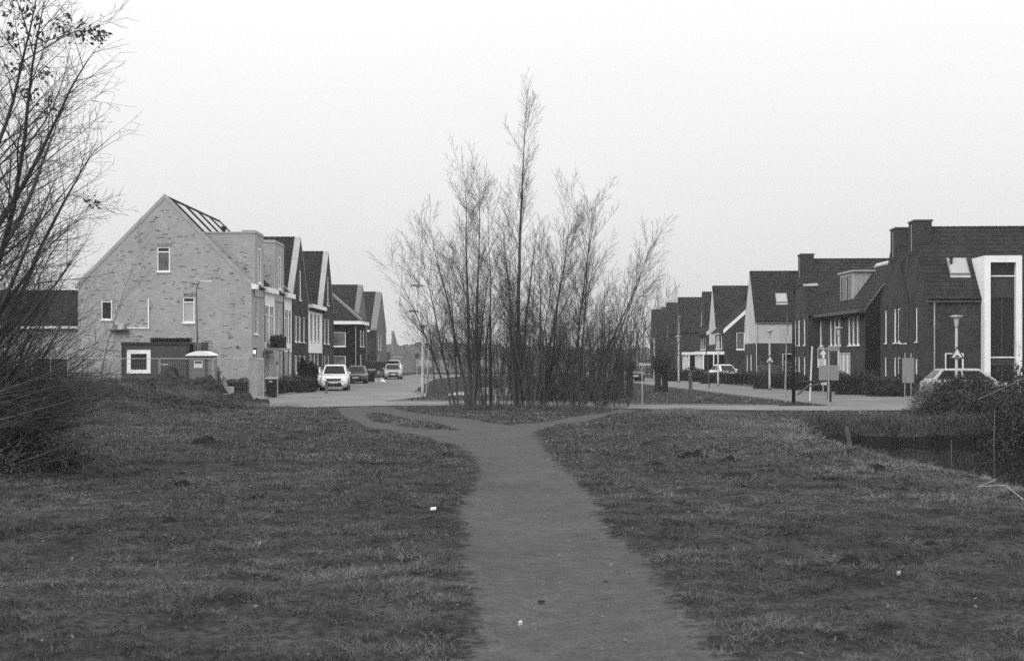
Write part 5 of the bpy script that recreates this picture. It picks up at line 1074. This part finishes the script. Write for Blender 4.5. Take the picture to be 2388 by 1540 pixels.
scatter([((x, y), 1) for x, y in [(-2, 62.2), (-.5, 62.6), (1, 62.5), (2.5, 62), (4, 62.3), (5, 61.5), (-9.5, 63), (-11.5, 62)]], 900, .5, .1, .35, .006, M_dryb, 'long_grass', 'long dry grass around the feet of the grove')
scatter([((-8.9+i*.35, 20.8), 1) for i in range(6)], 260, .4, .15, .5, .004, M_dryb, 'reed_grass', 'long pale grass below the big tree at the left edge')
# spoil heaps on the left bank
def heap(label, X, Y, rx, ry, hh_, seed, m=None):
    n, k_ = 26, 40; V = []; zb = min(tz(X, Y), tz(X, Y-ry))-.1
    for i in range(n+1):
        r_ = i/n
        for j in range(k_):
            a = 2*PI*j/k_; x, y = math.cos(a)*r_*rx, math.sin(a)*r_*ry; q = mnoise.fractal(Vector((x*1.6+seed, y*1.6, seed)), 1, 2, 5)
            x *= 1+.3*q; V.append((x, y, max(0, hh_*(1-r_**1.7)*(1+.3*q))+(.16*mnoise.noise(Vector((x*5, y*5, seed)))+.08*mnoise.noise(Vector((x*12, y*12, seed))))*(1-r_**3)))
    Fq = [(i*k_+j, (i+1)*k_+j, (i+1)*k_+(j+1) % k_, i*k_+(j+1) % k_) for i in range(n) for j in range(k_)]
    o = np_mesh('soil_heap', np.array(V), np.array(Fq), m or M_soil2, None, smooth=True, k=4); o.location = (X, Y, zb); tag(o, label, 'soil heap', 'spoil heaps on the left bank'); return o
heap('dark spoil heap in front of the site hut', fx(398, 67), 67, 1.15, .9, .72, 4.6); heap('grassy lump of spoil below the portable toilet', fx(470, 67), 66.5, 1.2, 1.0, .8, 5.7)
heap('long low spoil heap ending at the dense mesh panels', fx(545, 67.5), 67.5, 1.5, .9, .6, 8.3); heap('small clod of soil at the right foot of the bank', fx(600, 68), 68, .8, .6, .3, 11.2)
P0 = [((fx(u, Y), Y), k_) for u, Y, k_ in [(400, 66.5, 1), (470, 65.5, 1.3), (530, 66, 1.3), (575, 66.5, 1), (440, 63, 1), (500, 62, 1), (300, 62, 1), (350, 60, 1)]]
scatter(P0, 900, .8, .05, .22, .008, M_dryb, 'weeds', 'dry weeds on the spoil heaps of the left bank')
bx = RNG.uniform(9.5, 22, 40000); by = RNG.uniform(43.6, 50, 40000); q = vnoise(bx, by, .9, 3); sd_ = poly_sd(DITCH, bx, by); k_ = (q > .50) & (sd_ > -2.2-q) & (by > 44.4) & (sd_ < 1.7)
bx, by, q = bx[k_], by[k_], q[k_]; lp = np.stack([bx, by, np.maximum(terr(bx, by), -.45)+np.abs(RNG.normal(0, .09, len(bx)))*q*1.6], 1)
tag(leaves(lp, .035, M_bram, 'ditch_brambles'), 'dark brambles trailing down the far bank of the ditch', 'brambles', kind='stuff')
rx = RNG.uniform(-4, 4, 9000); ry = np.sqrt(RNG.uniform(45, 900, 9000)); k_ = dirt(rx, ry) > .1; rx, ry = rx[k_], ry[k_]
lp = np.stack([rx, ry, terr(rx, ry)-.04-.075*(vnoise(rx, ry+33, 2.6, 3)-.5)+.004], 1); pn = len(lp); a = RNG.random((pn, 5, 3))*.5+.5; s_ = RNG.gamma(1.4, .0045, pn)[:, None, None]+.002
b_ = np.array([[1, 0, 0], [-.3, 1, 0], [-.9, -.2, 0], [.1, -1, 0], [0, 0, .8]]); V = (lp[:, None]+b_*a*s_).reshape(-1, 3); t_ = np.array([[0, 1, 4], [1, 2, 4], [2, 3, 4], [3, 0, 4]]); T_i = (np.arange(pn)[:, None, None]*5+t_).reshape(-1, 3)
tag(np_mesh('gravel', V, T_i, mat('path_grit', .11, .9, .6, 30)), 'fine grit and small stones trodden into the path', 'gravel', kind='stuff')
gx_ = RNG.uniform(-.38, .38, 2600); gy_ = np.sqrt(RNG.uniform(50, 1600, 2600)); gx_ = gx_*gy_; k_ = (dirt(gx_, gy_) < 0) & (poly_sd(DITCH, gx_, gy_) < .3); gx_, gy_ = gx_[k_], gy_[k_]
tag(leaves(np.stack([gx_, gy_, terr(gx_, gy_)+.02], 1), .016, mat('dead_leaf', .13, .8, .7, 8), 'fallen_leaves'), 'small dead leaves lying in the short grass', 'leaves', kind='stuff')
rv = empty('added_revetment', (0, 0, 0), 0, 'dark timber boarding added along the far ditch edge to darken the water', 'revetment')  # boarding added to give a black band and dark reflection in the ditch
for i in range(44):
    x = 8.2+i*.3; y = 43.9+.05*math.sin(i*.7)-(x-8.9)*.02; t_ = -.2+random.uniform(-.03, .02)+.03*math.sin(i*.45)
    MB().box(x, x+.285, y, y+.04, -1.1, t_).build('board', M_ditchwood, rv)
    if i % 4 == 0: MB().tube([(x, y-.07, -1.1), (x, y-.07, t_+.08)], .05, 7).build('stake', M_ditchwood, rv)
ml = [(1620, 1068, .32, 'dark clump of soil and grass, the largest of those right of the path'), (1527, 1085, .22, 'dark soil clump nearest the path on the right'), (1700, 1072, .17, 'small dark soil clump right of the largest one'), (1738, 1112, .16, 'low dark soil clump below the knoll'), (2045, 1098, .24, 'dark soil clump near the lip of the ditch'),
    (600, 1162, .14, 'dark soil clump in the middle of the left grass'), (535, 1390, .10, 'dark soil clump low on the left grass'), (430, 1136, .22, 'flat dark soil clump left on the left grass'), (395, 1215, .12, 'small dark soil clump far left'), (480, 1032, .32, 'dark broken turf edge on the left slope'), (1985, 1310, .13, 'dark soil clump low on the right grass'), (2175, 1270, .12, 'small dark soil clump at the far right')]
for i, (u, v, r_, lb_) in enumerate(ml):
    X, Y = G(u, v); n_, k_ = 8, 18; V = []
    for a_ in range(n_+1):
        q_ = a_/n_
        for b_ in range(k_):
            an = 2*PI*b_/k_; x, y = math.cos(an)*q_*r_, math.sin(an)*q_*r_*.8; w_ = mnoise.fractal(Vector((x*9+i, y*9, i*3.3)), 1, 2, 4); V.append((x*(1+.3*w_), y*(1+.3*w_), (1-q_**1.6)*r_*.45*(1+.5*w_)-.02))
    Fq = [(a_*k_+b_, (a_+1)*k_+b_, (a_+1)*k_+(b_+1) % k_, a_*k_+(b_+1) % k_) for a_ in range(n_) for b_ in range(k_)]
    o = np_mesh('soil_clump', np.array(V), np.array(Fq), M_soil, None, k=4); o.location = (X, Y, tz(X, Y)); tag(o, lb_, 'soil clump', 'dark soil clumps in the grass')
bx = RNG.uniform(-22, -11, 30000); by = RNG.uniform(52, 66.5, 30000); q = vnoise(bx, by, .7, 4); k_ = q > .54; bx, by, q = bx[k_], by[k_], q[k_]
tag(leaves(np.stack([bx, by, terr(bx, by)+np.abs(RNG.normal(0, .10, len(bx)))], 1), .05, M_bram, 'scrub'), 'low dark scrub on the rough bank before the site hut', 'scrub', kind='stuff')
# litter
def scrap(label, u, v, w, l_, m=None):
    X, Y = G(u, v); o = MB().hexa([(-w, -l_, 0), (w, -l_*.6, .01), (w*.9, l_, 0), (-w*.8, l_, .012), (-w, -l_, .03), (w, -l_*.6, .025), (w*.9, l_, .04), (-w*.8, l_, .03)]).build('litter', m or M_litter, bevel=.004); o.location = (X, Y, tz(X, Y)+.03); o.rotation_euler = (0, 0, random.uniform(-.4, .4)); return tag(o, label, 'litter')
scrap('white scrap lying in the grass left of the path', 1010, 1196, .03, .013); scrap('pale scrap lying on the path near the bottom', 1213, 1470, .014, .008, M_render); scrap('small grey scrap in the grass far left of the path', 605, 1280, .012, .012, M_grey)
scrap('flattened pale wrapper in the right grass', 2095, 1350, .014, .012, M_woodl)
for i, (u, v) in enumerate([(1186, 1340), (1437, 1281), (1290, 1330), (1412, 1343), (1262, 1386)]):
    X, Y = G(u, v); o = MB().lathe([(.0, 0), (.05, .005), (.04, .02), (.01, .03)], k=7).build('soil_clod', M_soil); o.scale = (random.uniform(.5, 1), .5, .45); o.rotation_euler = (0, 0, random.uniform(-.3, .3)); o.location = (X, Y, tz(X, Y)-.048); tag(o, 'small dark clod of soil on the trodden path, ' + ['below the middle, largest', 'at the right edge', 'right of the largest', 'beside the right grass', 'low centre'][i], 'clod')
for i, (pts) in enumerate([[(2320, 1136), (2282, 1152), (2345, 1150), (2385, 1185)]]):
    Q = [G(*p) for p in pts]; o = MB().tube([(x, y, tz(x, y)+.1) for x, y in Q], .005, 5).build('dry_stalk', M_woodl); tag(o, 'bent pale stalk lying on the grass near the right edge', 'stalk')
# ------------------------------------------------------------------ far end of the left street
def far_box(name, label, cat, u0, u1, v0, v1, Y, dy, m, zb=0):
    o = MB().box(fx(u0, Y), fx(u1, Y), Y, Y+dy, zb, fz(v0, Y)).build(name, m); return tag(o, label, cat)
tr = empty('flatbed_truck', (fx(878, 152), 152, 0), 0, 'dark open truck standing behind the silver estate car', 'truck')
MB().box(-1.1, 1.1, 0, 4.5, .7, fz(842, 152)).build('body', M_dgrey, tr, bevel=.05); MB().box(1.15, 2.3, .3, 2.2, .5, fz(840, 152)).build('cab', M_card, tr, bevel=.1); MB().box(1.3, 2.2, .27, .299, 1.1, 1.65).build('windscreen', M_carg, tr)
for a in (-.9, .9):
    for yy in (.6, 3.8): MB().tube([(a-.1, yy, .4), (a+.1, yy, .4)], .4, 14).build('wheel', M_rubber, tr)
vn = car('parked_van', 'white van roof showing behind the silver estate car', fx(915, 158), 160, .1, M_carw, L=4.6, Wd=1.8, Ht=1.8, suv=True)
ex = empty('excavator', (fx(917, 205), 205, 0), 0, 'excavator with raised boom beyond the last left house', 'excavator')
MB().box(-1.3, 1.3, -1.2, 1.5, .9, 2.2).build('body', M_grey, ex, bevel=.1); MB().box(-1.3, -.4, -1.5, 0, 1.2, 2.9).build('cab', M_dgrey, ex, bevel=.1)
for a in (-1.1, 1.1): MB().box(a-.25, a+.25, -1.8, 1.8, 0, .85).build('track', M_black, ex, bevel=.2)
MB().tube([(.1, 0, 2), (-.05, .1, 4.2), (.0, .1, 5.5)], [.3, .3, .25], 6).build('boom', M_grey, ex); MB().tube([(.0, .1, 5.4), (.35, .1, 4.2), (.3, .1, 2.8)], [.2, .18, .15], 6).build('stick_arm', M_grey, ex); MB().hexa([(-.3, -.2, 5.3), (.15, -.2, 5.3), (.15, .4, 5.3), (-.3, .4, 5.3), (-.25, -.1, 5.9), (.1, -.1, 5.9), (.1, .3, 5.9), (-.25, .3, 5.9)]).build('joint', M_grey, ex)
for i in range(7):
    Y = 190; x0 = fx(926, Y)+i*2.45; r = empty('hoarding_panel', (x0, Y, 0), 0, ['pale hoarding panel just right of the silver car', 'second hoarding panel from the silver car', 'hoarding panel behind the small dark sign', 'hoarding panel behind the lamp posts', 'hoarding panel right of the lamp posts', 'hoarding panel seen through the outer grove branches', 'last hoarding panel behind the outer leafless tree'][i], 'hoarding', 'pale hoarding panels across the end of the left street')
    MB().box(.03, 2.4, 0, .05, .9 if i in (1, 4) else .1, 1.75-.25*(i % 3 == 0)).build('board', M_hoard if i not in (0, 3) else M_grey, r)
    for a in (0.0, 2.4): MB().tube([(a, -.03, 0), (a, -.03, 2.)], .04, 6).build('post', M_grey, r)
o = MB()
n_ = 60
for i in range(n_+1):
    x = -300+i*10; o.v += [(x, 262, -.2), (x, 275+random.uniform(-2, 2), 2.9+random.uniform(-.25, .3)), (x, 300, 2.9), (x, 330, -.2)]
for i in range(n_):
    for j in range(3): a = i*4+j; o.f.append((a, a+4, a+5, a+1))
o = o.build('hills', M_far, smooth=False); o['kind'] = 'structure'
V = []; Fq = []
for i in range(900):
    x = random.uniform(-500, 500); y = 1150+random.uniform(-60, 60); hgt = random.uniform(5, 12)*(1+.6*(vnoise(np.array([x]), np.array([0.]), .01, 3)[0]-.5)); w_ = random.uniform(4, 10); n0 = len(V)
    for a, b in ((-1, 0), (-.9, .6), (-.4, .95), (.2, 1), (.8, .7), (1, 0)): V.append((x+a*w_, y, b*hgt))
    for a, b in ((-1, 0), (-.9, .6), (-.4, .95), (.2, 1), (.8, .7), (1, 0)): V.append((x+a*w_*.9, y+w_, b*hgt*.95))
    Fq += [(n0+j, n0+j+1, n0+j+7, n0+j+6) for j in range(5)]; Fq += [(n0, n0+1, n0+2, n0+5), (n0+2, n0+3, n0+4, n0+5)]
o = np_mesh('far_woods', np.array(V), np.array(Fq), M_fart, None, k=4); tag(o, 'faint distant wood on the horizon beyond the left street', 'woods', kind='stuff')
ch = empty('church_tower', (fx(1011, 1100), 1100, 0), 0, 'faint church tower on the horizon left of the grove', 'tower'); MB().box(-5, 5, 0, 9, 0, 21).build('tower', M_grey, ch); MB().hexa([(-5, 0, 21), (5, 0, 21), (5, 9, 21), (-5, 9, 21), (-.3, 4, 27), (.3, 4, 27), (.3, 5, 27), (-.3, 5, 27)]).build('spire', M_grey, ch)
# ------------------------------------------------------------------ air
HZD = 0.0003
hm = bpy.data.materials.new('haze'); hm.use_nodes = True; t = hm.node_tree; t.nodes.clear(); ou = t.nodes.new('ShaderNodeOutputMaterial'); pv = t.nodes.new('ShaderNodeVolumePrincipled')
pv.inputs['Color'].default_value = (.93, .93, .93, 1); pv.inputs['Density'].default_value = HZD; pv.inputs['Anisotropy'].default_value = .2; t.links.new(pv.outputs[0], ou.inputs['Volume'])
if HZD > 0:
    o = MB().box(-650, 650, -40, 1350, -2.5, 40).build('haze', hm); o['kind'] = 'stuff'; o['label'] = 'thin winter haze over the whole place'; o['category'] = 'haze'
